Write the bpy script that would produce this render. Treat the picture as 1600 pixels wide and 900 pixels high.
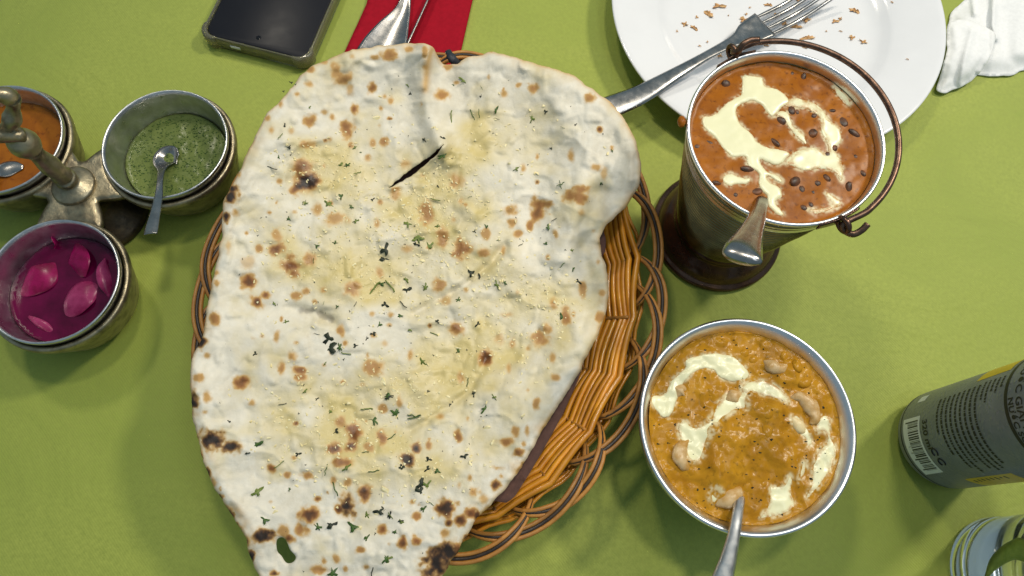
import bpy, bmesh, math, random
import numpy as np
from mathutils import Vector, Matrix
from mathutils.geometry import delaunay_2d_cdt

for o in list(bpy.data.objects):
    bpy.data.objects.remove(o, do_unlink=True)
scene = bpy.context.scene
COL = scene.collection
S = 0.01                     # all lengths below are written in centimetres

# ------------------------------------------------------------------ camera
F_PX, TILT, ROLL, CAM_H = 1150.0, math.radians(19), math.radians(5), 45.0
c, s = math.cos(ROLL), math.sin(ROLL)
R1 = np.array([[c, -s, 0], [s, c, 0], [0, 0, 1]])
c, s = math.cos(TILT), math.sin(TILT)
R2 = np.array([[1, 0, 0], [0, c, -s], [0, s, c]])
RC = R2 @ R1
cam_d = bpy.data.cameras.new('camera')
cam = bpy.data.objects.new('camera', cam_d)
COL.objects.link(cam)
cam.matrix_world = Matrix.Translation((0, 0, CAM_H * S)) @ Matrix(RC.tolist()).to_4x4()
cam_d.sensor_width = 36
cam_d.lens = 36 * F_PX / 1600
cam_d.clip_start = 0.01
cam_d.clip_end = 50
scene.camera = cam

# ------------------------------------------------------------------ light
world = bpy.data.worlds.new('World')
scene.world = world
world.use_nodes = True
bg = world.node_tree.nodes['Background']
bg.inputs[0].default_value = (0.56, 0.80, 0.95, 1)
bg.inputs[1].default_value = 0.33

def spot(name, loc, target, power, colr, size=62, blend=1.0, rad=5.0):
    d = bpy.data.lights.new(name, 'SPOT')
    d.energy = power; d.color = colr; d.spot_size = math.radians(size); d.spot_blend = blend
    d.shadow_soft_size = rad * S
    o = bpy.data.objects.new(name, d)
    COL.objects.link(o)
    o.location = Vector(loc) * S
    o.rotation_euler = (Vector(target) - Vector(loc)).to_track_quat('-Z', 'Y').to_euler()
    return o
WARM = (1.0, 0.91, 0.75)
spot('ceiling_downlight', (112, 95, 150), (14, 32, 0), 76, WARM, 46, 1.0, 11)
spot('ceiling_downlight', (-60, 120, 180), (2, 40, 0), 46, WARM, 44, 1.0, 11)
spot('ceiling_downlight', (25, 70, 210), (8, 18, 0), 50, WARM, 32, 1.0, 10)
pd = bpy.data.lights.new('added_fill_light', 'AREA')  # added cool fill lamp, for softer light and reflections in the metal
pd.shape = 'RECTANGLE'; pd.size = 1.2; pd.size_y = 0.35; pd.energy = 6; pd.color = (0.86, 0.93, 1.0)
po = bpy.data.objects.new('added_fill_light', pd)
COL.objects.link(po); po.location = (0.75, 0.25, 2.0)
po.rotation_euler = (Vector((0.1, 0.2, 0)) - Vector(po.location)).to_track_quat('-Z', 'Y').to_euler()

vs = scene.view_settings
vs.view_transform = 'Standard'; vs.look = 'None'; vs.gamma = 1; vs.exposure = -0.05
vs.use_curve_mapping = False
scene.render.engine = 'CYCLES'
scene.cycles.max_bounces = 10
scene.cycles.transmission_bounces = 10

# ------------------------------------------------------------------ layout helpers
def at(u, v, h=0.0):
    """point of the table-parallel plane at height h (cm) that the photo shows at (u, v)"""
    d = RC @ np.array([(u - 800) / F_PX, -(v - 450) / F_PX, -1.0])
    t = (h - CAM_H) / d[2]
    return np.array([d[0] * t, d[1] * t, h])
def at_np(uv, h):
    d = np.c_[(uv[:, 0] - 800) / F_PX, -(uv[:, 1] - 450) / F_PX, -np.ones(len(uv))] @ RC.T
    t = (h - CAM_H) / d[:, 2]
    return np.c_[d[:, 0] * t, d[:, 1] * t, h * np.ones(len(uv))]

# ------------------------------------------------------------------ noise (numpy)
_r = np.random.RandomState(7)
_T = _r.rand(256, 256)
def vnoise(x, y):
    xi = np.floor(x).astype(int); yi = np.floor(y).astype(int)
    fx = x - xi; fy = y - yi
    fx = fx * fx * (3 - 2 * fx); fy = fy * fy * (3 - 2 * fy)
    a = _T[xi & 255, yi & 255]; b = _T[(xi + 1) & 255, yi & 255]
    c_ = _T[xi & 255, (yi + 1) & 255]; d = _T[(xi + 1) & 255, (yi + 1) & 255]
    return (a * (1 - fx) + b * fx) * (1 - fy) + (c_ * (1 - fx) + d * fx) * fy
def fbm(x, y, o=4, seed=0.0):
    v = 0; a = 0.5; t = 0
    x = np.asarray(x, float) + seed * 17.3; y = np.asarray(y, float) + seed * 31.7
    for i in range(o):
        v = v + a * vnoise(x * 2 ** i + i * 5.1, y * 2 ** i + i * 9.7); t += a; a *= 0.5
    return v / t - 0.5
def sstep(a, b, x):
    t = np.clip((x - a) / (b - a), 0, 1)
    return t * t * (3 - 2 * t)

# ------------------------------------------------------------------ materials
def new_mat(name):
    m = bpy.data.materials.new(name); m.use_nodes = True
    nt = m.node_tree
    return m, nt, nt.nodes['Principled BSDF']
def N(nt, t, **kw):
    n = nt.nodes.new(t)
    for k, v in kw.items():
        if k.startswith('i_'):
            n.inputs[k[2:].replace('_', ' ')].default_value = v
        else:
            setattr(n, k, v)
    return n
def mixc(nt, fac, a, b, blend='MIX'):
    n = nt.nodes.new('ShaderNodeMix'); n.data_type = 'RGBA'; n.blend_type = blend
    for sock, val in ((n.inputs[0], fac), (n.inputs[6], a), (n.inputs[7], b)):
        if hasattr(val, 'links') or hasattr(val, 'is_output'):
            nt.links.new(val, sock)
        elif isinstance(val, (tuple, list)):
            sock.default_value = (*val[:3], 1)
        else:
            sock.default_value = val
    return n.outputs[2]
def ramp(nt, inp, p0, p1, c0=(0, 0, 0), c1=(1, 1, 1)):
    n = nt.nodes.new('ShaderNodeValToRGB')
    n.color_ramp.elements[0].position = p0; n.color_ramp.elements[1].position = p1
    n.color_ramp.elements[0].color = (*c0, 1); n.color_ramp.elements[1].color = (*c1, 1)
    nt.links.new(inp, n.inputs[0])
    return n.outputs[0]
def noise(nt, scale, detail=4, rough=0.55, coord=None, dist=0.0):
    n = N(nt, 'ShaderNodeTexNoise'); n.inputs['Scale'].default_value = scale
    n.inputs['Detail'].default_value = detail; n.inputs['Roughness'].default_value = rough
    n.inputs['Distortion'].default_value = dist
    if coord is not None: nt.links.new(coord, n.inputs['Vector'])
    return n.outputs[0]
def objco(nt):
    return N(nt, 'ShaderNodeTexCoord').outputs['Object']
def bump(nt, bsdf, hgt, strength, dist=0.001, prev=None):
    b = N(nt, 'ShaderNodeBump'); b.inputs['Strength'].default_value = strength
    b.inputs['Distance'].default_value = dist
    nt.links.new(hgt, b.inputs['Height'])
    if prev is not None: nt.links.new(prev, b.inputs['Normal'])
    nt.links.new(b.outputs[0], bsdf.inputs['Normal'])
    return b.outputs[0]
def attr(nt, name):
    a = N(nt, 'ShaderNodeAttribute'); a.attribute_name = name
    return a.outputs['Fac']
def mat(name, ca, cb=None, rough=0.5, rough2=None, metal=0.0, scale=80, lo=0.35, hi=0.65, bmp=0.0, bscale=None,
        bdist=0.001, detail=5, coat=0.0, sss=0.0, trans=0.0, ior=1.45, aniso=0, spec=0.5):
    m, nt, b = new_mat(name)
    co = objco(nt)
    n = noise(nt, scale, detail, 0.6, co)
    f = ramp(nt, n, lo, hi)
    if cb is not None:
        nt.links.new(mixc(nt, f, ca, cb), b.inputs['Base Color'])
    else:
        b.inputs['Base Color'].default_value = (*ca, 1)
    if rough2 is not None:
        mr = N(nt, 'ShaderNodeMapRange'); mr.inputs[3].default_value = rough; mr.inputs[4].default_value = rough2
        n3 = noise(nt, scale * 1.7, 5, 0.65, co)
        mr.inputs[1].default_value = 0.3; mr.inputs[2].default_value = 0.7
        nt.links.new(n3, mr.inputs[0]); nt.links.new(mr.outputs[0], b.inputs['Roughness'])
    else:
        b.inputs['Roughness'].default_value = rough
    b.inputs['Metallic'].default_value = metal
    b.inputs['IOR'].default_value = ior
    b.inputs['Transmission Weight'].default_value = trans
    b.inputs['Coat Weight'].default_value = coat
    b.inputs['Coat Roughness'].default_value = 0.12
    b.inputs['Specular IOR Level'].default_value = spec
    if sss:
        b.inputs['Subsurface Weight'].default_value = sss
        b.inputs['Subsurface Radius'].default_value = (1, 0.7, 0.4)
        b.inputs['Subsurface Scale'].default_value = 0.003
    if bmp:
        bump(nt, b, noise(nt, bscale or scale, 4, 0.6, co), bmp, bdist)
    return m

M = {}
M['steel'] = mat('steel', (0.82, 0.82, 0.83), (0.74, 0.74, 0.75), 0.28, 0.36, 1.0, scale=60)
M['steel_dull'] = mat('steel_dull', (0.72, 0.72, 0.72), (0.52, 0.52, 0.53), 0.26, 0.42, 1.0, scale=90)
M['cutlery'] = mat('cutlery_steel', (0.44, 0.42, 0.40), (0.30, 0.288, 0.275), 0.18, 0.30, 1.0, scale=110)
M['brass'] = mat('aged_brass', (0.42, 0.36, 0.24), (0.15, 0.125, 0.085), 0.30, 0.52, 0.9, scale=110, lo=0.42, hi=0.72, bmp=0.35, bscale=260, bdist=0.001)
M['brass_dark'] = mat('tarnished_brass', (0.16, 0.12, 0.07), (0.05, 0.04, 0.03), 0.35, 0.6, 0.8, scale=90, bmp=0.3, bscale=240)
M['foot'] = mat('brown_copper', (0.15, 0.085, 0.06), (0.09, 0.05, 0.036), 0.16, 0.32, 0.85, scale=70, bmp=0.1, bscale=150)
M['wire'] = mat('copper_wire', (0.19, 0.115, 0.08), (0.09, 0.052, 0.038), 0.28, 0.45, 0.9, scale=180, bmp=0.15, bscale=500, bdist=0.0005)
M['body'] = mat('bronze_ribbed', (0.28, 0.225, 0.10), (0.15, 0.12, 0.055), 0.16, 0.26, 0.95, scale=60, bmp=0.1, bscale=180)
M['porcelain'] = mat('porcelain', (0.80, 0.80, 0.82), (0.77, 0.77, 0.79), 0.12, 0.2, 0, scale=30, coat=0.3)
M['tissue'] = mat('tissue', (0.86, 0.86, 0.86), (0.80, 0.80, 0.80), 0.9, None, 0, scale=400, bmp=0.25, bscale=900, bdist=0.0005, sss=0.0)
M['red'] = mat('red_paper', (0.36, 0.004, 0.017), (0.31, 0.003, 0.014), 0.85, None, 0, scale=300, bmp=0.15, bscale=1500, bdist=0.0003, spec=0.2)
M['brown_paper'] = mat('brown_paper', (0.15, 0.078, 0.062), (0.11, 0.058, 0.047), 0.85, None, 0, scale=200, bmp=0.3, bscale=700, bdist=0.0005, spec=0.2)
M['cane'] = mat('amber_cane', (0.72, 0.31, 0.016), (0.50, 0.175, 0.010), 0.34, 0.5, 0, scale=100, lo=0.3, hi=0.75, bmp=0.1, bscale=500, coat=0.25)
M['cane_dull'] = mat('brown_cane', (0.52, 0.24, 0.05), (0.32, 0.13, 0.03), 0.38, 0.5, 0, scale=140, lo=0.3, hi=0.75, bmp=0.15, bscale=500)
M['cane_black'] = mat('black_cane', (0.022, 0.016, 0.013), (0.045, 0.03, 0.02), 0.35, 0.5, 0, scale=150, bmp=0.15, bscale=500)
M['herb'] = mat('coriander', (0.075, 0.15, 0.02), (0.028, 0.07, 0.014), 0.45, None, 0, scale=500, bmp=0.2, bscale=900, bdist=0.0005)
M['herb_dark'] = mat('toasted_coriander', (0.022, 0.034, 0.013), (0.010, 0.013, 0.008), 0.5, None, 0, scale=500, bmp=0.2, bscale=900, bdist=0.0005)
M['herb_light'] = mat('pale_coriander', (0.20, 0.25, 0.045), (0.10, 0.15, 0.025), 0.45, None, 0, scale=500)
M['garlic'] = mat('garlic', (0.86, 0.79, 0.52), (0.80, 0.66, 0.32), 0.35, 0.5, 0, scale=300, sss=0.0)
M['crumb'] = mat('naan_crumb', (0.48, 0.22, 0.075), (0.70, 0.46, 0.22), 0.8, None, 0, scale=350, bmp=0.4, bscale=700, bdist=0.0005)
M['cashew'] = mat('cashew', (0.60, 0.42, 0.21), (0.46, 0.25, 0.06), 0.28, 0.45, 0, scale=110, lo=0.42, hi=0.60, bmp=0.3, bscale=220)
M['cashew_pale'] = mat('pale_cashew', (0.78, 0.66, 0.38), (0.70, 0.52, 0.26), 0.35, 0.5, 0, scale=150)
M['lentil'] = mat('black_lentil', (0.045, 0.022, 0.012), (0.20, 0.062, 0.012), 0.4, 0.5, 0, scale=160, lo=0.40, hi=0.62, bmp=0.2, bscale=300)
M['screen'] = mat('phone_glass', (0.012, 0.013, 0.018), (0.014, 0.015, 0.02), 0.30, 0.36, 0, scale=50, spec=0.12)
M['phone_body'] = mat('phone_edge', (0.10, 0.10, 0.10), None, 0.35, metal=0.6)
M['case'] = mat('clear_case', (0.78, 0.74, 0.55), (0.70, 0.66, 0.48), 0.10, None, 0, scale=60, trans=0.88, ior=1.4)
M['black'] = mat('black_print', (0.015, 0.015, 0.015), None, 0.5)
M['white_print'] = mat('white_print', (0.72, 0.74, 0.74), None, 0.45)
M['yellow_print'] = mat('yellow_print', (0.72, 0.50, 0.012), (0.66, 0.44, 0.01), 0.35, None, 0.15, scale=60)
M['lime'] = mat('lime_peel', (0.30, 0.42, 0.06), (0.18, 0.30, 0.03), 0.4, None, 0, scale=200)
M['glass'] = mat('glass', (1, 1, 1), None, 0.02, trans=1.0, ior=1.46)
M['soda'] = mat('soda_water', (0.98, 0.98, 0.94), None, 0.04, trans=1.0, ior=1.33)
M['ice'] = mat('ice', (0.95, 0.97, 0.97), None, 0.3, trans=0.6, ior=1.31, bmp=0.3, bscale=120)

for nm in ('cane', 'cane_dull'):             # every cane its own tint
    nt = M[nm].node_tree; b = nt.nodes['Principled BSDF']
    src = b.inputs['Base Color'].links[0].from_socket
    oi = N(nt, 'ShaderNodeObjectInfo')
    hs = N(nt, 'ShaderNodeHueSaturation'); nt.links.new(src, hs.inputs['Color'])
    mr = N(nt, 'ShaderNodeMapRange'); mr.inputs[3].default_value = 0.72; mr.inputs[4].default_value = 1.15
    nt.links.new(oi.outputs['Random'], mr.inputs[0]); nt.links.new(mr.outputs[0], hs.inputs['Value'])
    nt.links.new(hs.outputs[0], b.inputs['Base Color'])

# tablecloth: fine lime weave
m, nt, b = new_mat('lime_tablecloth'); M['cloth'] = m
co = objco(nt)
big = ramp(nt, noise(nt, 7, 4, 0.6, co, 0.6), 0.36, 0.66)
fine = ramp(nt, noise(nt, 420, 3, 0.6, co), 0.3, 0.7)
base = mixc(nt, big, (0.36, 0.41, 0.078), (0.285, 0.35, 0.058))
base = mixc(nt, fine, base, (0.29, 0.34, 0.062))
spots_ = ramp(nt, noise(nt, 16, 3, 0.5, co), 0.70, 0.78)
base = mixc(nt, spots_, base, (0.25, 0.33, 0.045))
nt.links.new(base, b.inputs['Base Color'])
b.inputs['Roughness'].default_value = 0.6
b.inputs['Specular IOR Level'].default_value = 0.25
b.inputs['Sheen Weight'].default_value = 0.1
w1 = N(nt, 'ShaderNodeTexWave', wave_type='BANDS', bands_direction='DIAGONAL'); w1.inputs['Scale'].default_value = 330
w1.inputs['Distortion'].default_value = 2.0; w1.inputs['Detail'].default_value = 2
nt.links.new(co, w1.inputs['Vector'])
bn = bump(nt, b, w1.outputs[1], 0.10, 0.0006)
bn = bump(nt, b, noise(nt, 9, 4, 0.55, co, 1.2), 0.30, 0.012, bn)
bump(nt, b, noise(nt, 60, 4, 0.6, co, 0.5), 0.10, 0.003, bn)

# naan: flour white with browned blisters, char and butter (measured marks on the bread itself)
m, nt, b = new_mat('naan_bread'); M['naan'] = m
co = objco(nt)
n1 = ramp(nt, noise(nt, 60, 6, 0.62, co), 0.34, 0.68)
n2 = ramp(nt, noise(nt, 240, 4, 0.6, co), 0.3, 0.7)
base = mixc(nt, n1, (0.78, 0.725, 0.61), (0.60, 0.545, 0.43))
base = mixc(nt, n2, base, (0.80, 0.755, 0.655))
n3 = ramp(nt, noise(nt, 28, 5, 0.65, co, 0.7), 0.46, 0.66)
n3m = N(nt, 'ShaderNodeMath', operation='MULTIPLY'); nt.links.new(n3, n3m.inputs[0]); n3m.inputs[1].default_value = 0.55
base = mixc(nt, n3m.outputs[0], base, (0.54, 0.50, 0.40))
base = mixc(nt, attr(nt, 'oil'), base, (0.60, 0.47, 0.15))
br = attr(nt, 'brown')
m1 = N(nt, 'ShaderNodeMapRange'); m1.inputs[2].default_value = 0.5; nt.links.new(br, m1.inputs[0])
m2 = N(nt, 'ShaderNodeMapRange'); m2.inputs[1].default_value = 0.42; nt.links.new(br, m2.inputs[0])
base = mixc(nt, m1.outputs[0], base, (0.56, 0.345, 0.125))
base = mixc(nt, m2.outputs[0], base, (0.27, 0.098, 0.022))
base = mixc(nt, attr(nt, 'char'), base, (0.022, 0.014, 0.011))
nt.links.new(base, b.inputs['Base Color'])
rr = N(nt, 'ShaderNodeMapRange'); rr.inputs[3].default_value = 0.75; rr.inputs[4].default_value = 0.34
nt.links.new(attr(nt, 'wet'), rr.inputs[0]); nt.links.new(rr.outputs[0], b.inputs['Roughness'])
b.inputs['Specular IOR Level'].default_value = 0.45
bn = bump(nt, b, noise(nt, 260, 6, 0.72, co), 0.30, 0.0012)
bump(nt, b, noise(nt, 620, 3, 0.6, co), 0.25, 0.0006, bn)

def sauce_mat(name, ca, cb, cc, rough=0.22, sc=90, bmp=0.35):
    m, nt, b = new_mat(name)
    co = objco(nt)
    n1 = ramp(nt, noise(nt, sc, 5, 0.6, co, 0.6), 0.32, 0.68)
    n2 = ramp(nt, noise(nt, sc * 4, 4, 0.6, co), 0.56, 0.74)
    base = mixc(nt, n1, ca, cb)
    base = mixc(nt, n2, base, cc)
    base = mixc(nt, attr(nt, 'film'), base, (0.80, 0.74, 0.48))
    nt.links.new(base, b.inputs['Base Color'])
    b.inputs['Roughness'].default_value = rough
    b.inputs['Specular IOR Level'].default_value = 0.16
    bn = bump(nt, b, noise(nt, sc * 2.2, 4, 0.55, co), bmp * 0.6, 0.0010)
    bump(nt, b, noise(nt, sc * 9, 2, 0.5, co), bmp * 0.18, 0.0005, bn)
    return m
M['dal'] = sauce_mat('lentil_gravy', (0.37, 0.120, 0.006), (0.25, 0.072, 0.004), (0.13, 0.036, 0.005), rough=0.32, bmp=0.10)
M['yellow_curry'] = sauce_mat('yellow_gravy', (0.50, 0.245, 0.015), (0.36, 0.16, 0.009), (0.22, 0.11, 0.008), rough=0.24, sc=80, bmp=0.5)
M['mint'] = sauce_mat('mint_chutney', (0.155, 0.19, 0.055), (0.105, 0.14, 0.036), (0.04, 0.065, 0.015), rough=0.24, sc=120, bmp=0.2)
M['tamarind'] = sauce_mat('orange_sauce', (0.36, 0.12, 0.012), (0.25, 0.075, 0.010), (0.17, 0.05, 0.01), rough=0.12, sc=70, bmp=0.1)
m, nt, b = new_mat('cream'); M['cream'] = m
co = objco(nt)
sp = ramp(nt, noise(nt, 330, 4, 0.7, co), 0.38, 0.55)
mm = N(nt, 'ShaderNodeMath', operation='MULTIPLY'); nt.links.new(sp, mm.inputs[0]); nt.links.new(attr(nt, 'thin'), mm.inputs[1])
nt.links.new(mixc(nt, mm.outputs[0], (0.80, 0.775, 0.50), (0.47, 0.235, 0.06)), b.inputs['Base Color'])
b.inputs['Roughness'].default_value = 0.30
m, nt, b = new_mat('beet_brine'); M['brine'] = m
co = objco(nt)
n1 = ramp(nt, noise(nt, 45, 4, 0.6, co), 0.35, 0.65)
nt.links.new(mixc(nt, n1, (0.12, 0.002, 0.04), (0.055, 0.001, 0.018)), b.inputs['Base Color'])
b.inputs['Roughness'].default_value = 0.05
b.inputs['Specular IOR Level'].default_value = 0.3
bump(nt, b, noise(nt, 60, 3, 0.5, co), 0.06, 0.002)
M['onion'] = mat('pink_onion', (0.32, 0.006, 0.095), (0.15, 0.002, 0.035), 0.2, 0.35, 0, scale=90, sss=0.0, spec=0.3, bmp=0.1, bscale=200)
M['onion_pale'] = mat('pale_pink_onion', (0.36, 0.045, 0.14), (0.17, 0.006, 0.05), 0.2, 0.35, 0, scale=70, sss=0.0, spec=0.3)
# can: brushed grey aluminium wet with condensation
m, nt, b = new_mat('grey_can'); M['can'] = m
co = objco(nt)
v = N(nt, 'ShaderNodeTexVoronoi'); v.inputs['Scale'].default_value = 420; nt.links.new(co, v.inputs['Vector'])
n1 = ramp(nt, noise(nt, 40, 4, 0.6, co), 0.4, 0.6)
nt.links.new(mixc(nt, n1, (0.205, 0.22, 0.245), (0.165, 0.18, 0.205)), b.inputs['Base Color'])
b.inputs['Metallic'].default_value = 0.12
b.inputs['Roughness'].default_value = 0.36
dr = ramp(nt, v.outputs['Distance'], 0.1, 0.5, (1, 1, 1), (0, 0, 0))
bump(nt, b, dr, 0.35, 0.0006)
M['alu'] = mat('bare_aluminium', (0.6, 0.6, 0.6), (0.5, 0.5, 0.5), 0.25, 0.4, 1.0, scale=80)

# ------------------------------------------------------------------ object helpers
ORG = {}
def link(name, me, parent=None, label=None, cat=None, group=None, kind=None, loc=None):
    o = bpy.data.objects.new(name, me)
    COL.objects.link(o)
    if parent is not None: o.parent = parent
    if loc is not None: o.location = Vector([float(q) for q in loc]) * S
    if label: o['label'] = label
    if cat: o['category'] = cat
    if group: o['group'] = group
    if kind: o['kind'] = kind
    return o
def empty(name, loc, label, cat, group=None):
    o = link(name, None, None, label, cat, group, loc=loc)
    o.empty_display_size = 0.01
    ORG[o.name] = np.array(loc, float)
    return o
def origin_of(o):
    while o.parent is not None: o = o.parent
    return ORG[o.name]
def mk(name, V, F, material, parent=None, label=None, cat=None, group=None, kind=None, smooth=True, attrs=None, org=None):
    """V in world cm; the object's origin is its root's base"""
    V = np.asarray(V, float)
    if parent is not None:
        og = origin_of(parent)
    else:
        og = np.array(org if org is not None else (V[:, 0].mean(), V[:, 1].mean(), V[:, 2].min()), float)
    me = bpy.data.meshes.new(name)
    me.from_pydata(((V - og) * S).tolist(), [], [tuple(int(i) for i in f) for f in F])
    if smooth:
        me.polygons.foreach_set('use_smooth', [True] * len(me.polygons))
    if attrs:
        for k, a in attrs.items():
            at_ = me.attributes.new(k, 'FLOAT', 'POINT')
            at_.data.foreach_set('value', np.asarray(a, np.float32))
    me.materials.append(material)
    me.update()
    o = link(name, me, parent, label, cat, group, kind)
    if parent is None:
        o.location = Vector(og.tolist()) * S
        ORG[o.name] = og
    return o

def lathe(profile, center=(0, 0, 0), seg=96, rfun=None):
    """profile [(r, z)...] turned about the vertical through center"""
    V = []; F = []
    n = len(profile)
    for i, (r, z) in enumerate(profile):
        for k in range(seg):
            a = 2 * math.pi * k / seg
            rr = r if rfun is None else rfun(r, z, a)
            V.append((center[0] + rr * math.cos(a), center[1] + rr * math.sin(a), center[2] + z))
    for i in range(n - 1):
        for k in range(seg):
            k2 = (k + 1) % seg
            F.append((i * seg + k, i * seg + k2, (i + 1) * seg + k2, (i + 1) * seg + k))
    if profile[0][0] > 1e-4: F.append(tuple(range(seg))[::-1]) if profile[0][0] < 0.06 else None
    F = [f for f in F if f]
    return np.array(V), F
def smooth_path(P, n=8, closed=False):
    P = [np.array(p, float) for p in P]
    out = []
    m_ = len(P)
    for i in range(m_ if closed else m_ - 1):
        p0 = P[(i - 1) % m_] if (closed or i > 0) else 2 * P[0] - P[1]
        p1 = P[i]; p2 = P[(i + 1) % m_]
        p3 = P[(i + 2) % m_] if (closed or i + 2 < m_) else 2 * P[-1] - P[-2]
        for k in range(n):
            t = k / n
            out.append(0.5 * ((2 * p1) + (p2 - p0) * t + (2 * p0 - 5 * p1 + 4 * p2 - p3) * t * t + (3 * p1 - p0 - 3 * p2 + p3) * t ** 3))
    if not closed: out.append(P[-1])
    return np.array(out)
def tube(P, r, sides=8, closed=False, flat=1.0, up=None):
    P = np.asarray(P, float); n = len(P)
    r = np.ones(n) * r if np.isscalar(r) else np.asarray(r)
    V = []; F = []
    nrm = np.array([0, 0, 1.0]) if up is None else np.array(up, float)
    for i in range(n):
        if closed: t = P[(i + 1) % n] - P[i - 1]
        else: t = P[min(i + 1, n - 1)] - P[max(i - 1, 0)]
        t = t / (np.linalg.norm(t) + 1e-9)
        a = nrm - t * nrm.dot(t)
        if np.linalg.norm(a) < 1e-3: a = np.cross(t, [1, 0, 0])
        a /= np.linalg.norm(a); b_ = np.cross(t, a)
        if up is None and not closed: nrm = a
        for k in range(sides):
            q = 2 * math.pi * k / sides
            V.append(P[i] + a * math.cos(q) * r[i] * flat + b_ * math.sin(q) * r[i])
    for i in range(n if closed else n - 1):
        j = (i + 1) % n
        for k in range(sides):
            k2 = (k + 1) % sides
            F.append((i * sides + k, j * sides + k, j * sides + k2, i * sides + k2))
    if not closed:
        F.append(tuple(range(sides))); F.append(tuple(range((n - 1) * sides, n * sides))[::-1])
    return np.array(V), F
def join(*parts):
    V = []; F = []; o = 0
    for v_, f_ in parts:
        V.append(np.asarray(v_)); F += [tuple(i + o for i in f) for f in f_]; o += len(v_)
    return np.vstack(V), F
def ribbon(path, widths, thick, dish, up=(0, 0, 1), n=7, cross=9, round_end=True):
    """strip along path with given full widths, thickness and dish depth at each path point"""
    K = np.c_[np.array(path, float), np.array(widths, float), np.array(thick, float), np.array(dish, float)]
    Q = smooth_path(K, n)
    P = Q[:, :3]; m_ = len(P); V = []; F = []
    up = np.array(up, float)
    for i in range(m_):
        t = P[min(i + 1, m_ - 1)] - P[max(i - 1, 0)]; t /= np.linalg.norm(t) + 1e-9
        sd = np.cross(t, up); sd /= np.linalg.norm(sd); nn = np.cross(sd, t)
        w, th, ds = max(Q[i, 3], 0.02), max(Q[i, 4], 0.01), Q[i, 5]
        for top in (1, -1):
            for k in range(cross):
                x = -1 + 2 * k / (cross - 1)
                z = -ds * (1 - x * x) + top * th * 0.5 * math.sqrt(max(0, 1 - abs(x) ** 4) * 0.96 + 0.04)
                V.append(P[i] + sd * x * w / 2 + nn * z)
    W = 2 * cross
    for i in range(m_ - 1):
        a = i * W; b_ = (i + 1) * W
        for k in range(cross - 1):
            F.append((a + k, a + k + 1, b_ + k + 1, b_ + k))
            F.append((a + cross + k + 1, a + cross + k, b_ + cross + k, b_ + cross + k + 1))
        F.append((a, b_, b_ + cross, a + cross))
        F.append((a + cross - 1, a + W - 1, b_ + W - 1, b_ + cross - 1))
    for a, fl in ((0, 1), ((m_ - 1) * W, -1)):
        for k in range(cross - 1):
            f = (a + k, a + cross + k, a + cross + k + 1, a + k + 1)
            F.append(f if fl > 0 else f[::-1])
    return np.array(V), F

def resample(P, step, closed=True):
    P = np.asarray(P, float)
    Q = np.vstack([P, P[:1]]) if closed else P
    L = np.r_[0, np.cumsum(np.hypot(*np.diff(Q, axis=0).T))]
    n = max(3, int(L[-1] / step))
    t = np.linspace(0, L[-1], n + (0 if closed else 1), endpoint=not closed)
    return np.c_[np.interp(t, L, Q[:, 0]), np.interp(t, L, Q[:, 1])]
def inside(P, poly):
    x, y = P[:, 0], P[:, 1]; r = np.zeros(len(P), bool)
    q = np.roll(poly, -1, 0)
    for (x0, y0), (x1, y1) in zip(poly, q):
        if y0 == y1: continue
        r ^= ((y0 > y) != (y1 > y)) & (x < (x1 - x0) * (y - y0) / (y1 - y0) + x0)
    return r
def segdist(P, poly, closed=True):
    d = np.full(len(P), 1e9)
    A = poly if closed else poly[:-1]
    B = np.roll(poly, -1, 0) if closed else poly[1:]
    for a, b_ in zip(A, B):
        ab = b_ - a
        t = np.clip(((P - a) @ ab) / (ab @ ab + 1e-12), 0, 1)
        d = np.minimum(d, np.hypot(*(P - a - t[:, None] * ab).T))
    return d
def patch2d(outline, holes, step, seed=1):
    """triangulated area: returns 2d points, faces, distance to the rim"""
    loops = [np.asarray(outline, float)] + [np.asarray(h, float) for h in holes]
    lo = loops[0].min(0); hi = loops[0].max(0)
    xs = np.arange(lo[0], hi[0], step); ys = np.arange(lo[1], hi[1], step * 0.87)
    X, Y = np.meshgrid(xs, ys); X = X + (np.arange(len(ys)) % 2)[:, None] * step * 0.5
    G = np.c_[X.ravel(), Y.ravel()]
    rs = np.random.RandomState(seed); G += (rs.rand(*G.shape) - 0.5) * step * 0.25
    k = inside(G, loops[0])
    for h in loops[1:]: k &= ~inside(G, h)
    G = G[k]
    d = segdist(G, loops[0])
    for h in loops[1:]: d = np.minimum(d, segdist(G, h))
    k = d > step * 0.55
    G = G[k]
    pts = []; edges = []
    for lp in loops:
        o_ = len(pts); n = len(lp)
        pts += lp.tolist(); edges += [(o_ + i, o_ + (i + 1) % n) for i in range(n)]
    nb = len(pts)
    allp = np.vstack([np.array(pts), G])
    r = delaunay_2d_cdt([Vector(p) for p in allp.tolist()], edges, [], 0, 1e-7)
    P = np.array([(p.x, p.y) for p in r[0]])
    T = np.array([f for f in r[2] if len(f) == 3])
    ctr = P[T].mean(1)
    k = inside(ctr, loops[0])
    for h in loops[1:]: k &= ~inside(ctr, h)
    T = T[k]
    # counter-clockwise
    a = P[T[:, 1]] - P[T[:, 0]]; b_ = P[T[:, 2]] - P[T[:, 0]]
    fl = (a[:, 0] * b_[:, 1] - a[:, 1] * b_[:, 0]) < 0
    T[fl] = T[fl][:, ::-1]
    D = segdist(P, loops[0])
    for h in loops[1:]: D = np.minimum(D, segdist(P, h))
    return P, T, D
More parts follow.
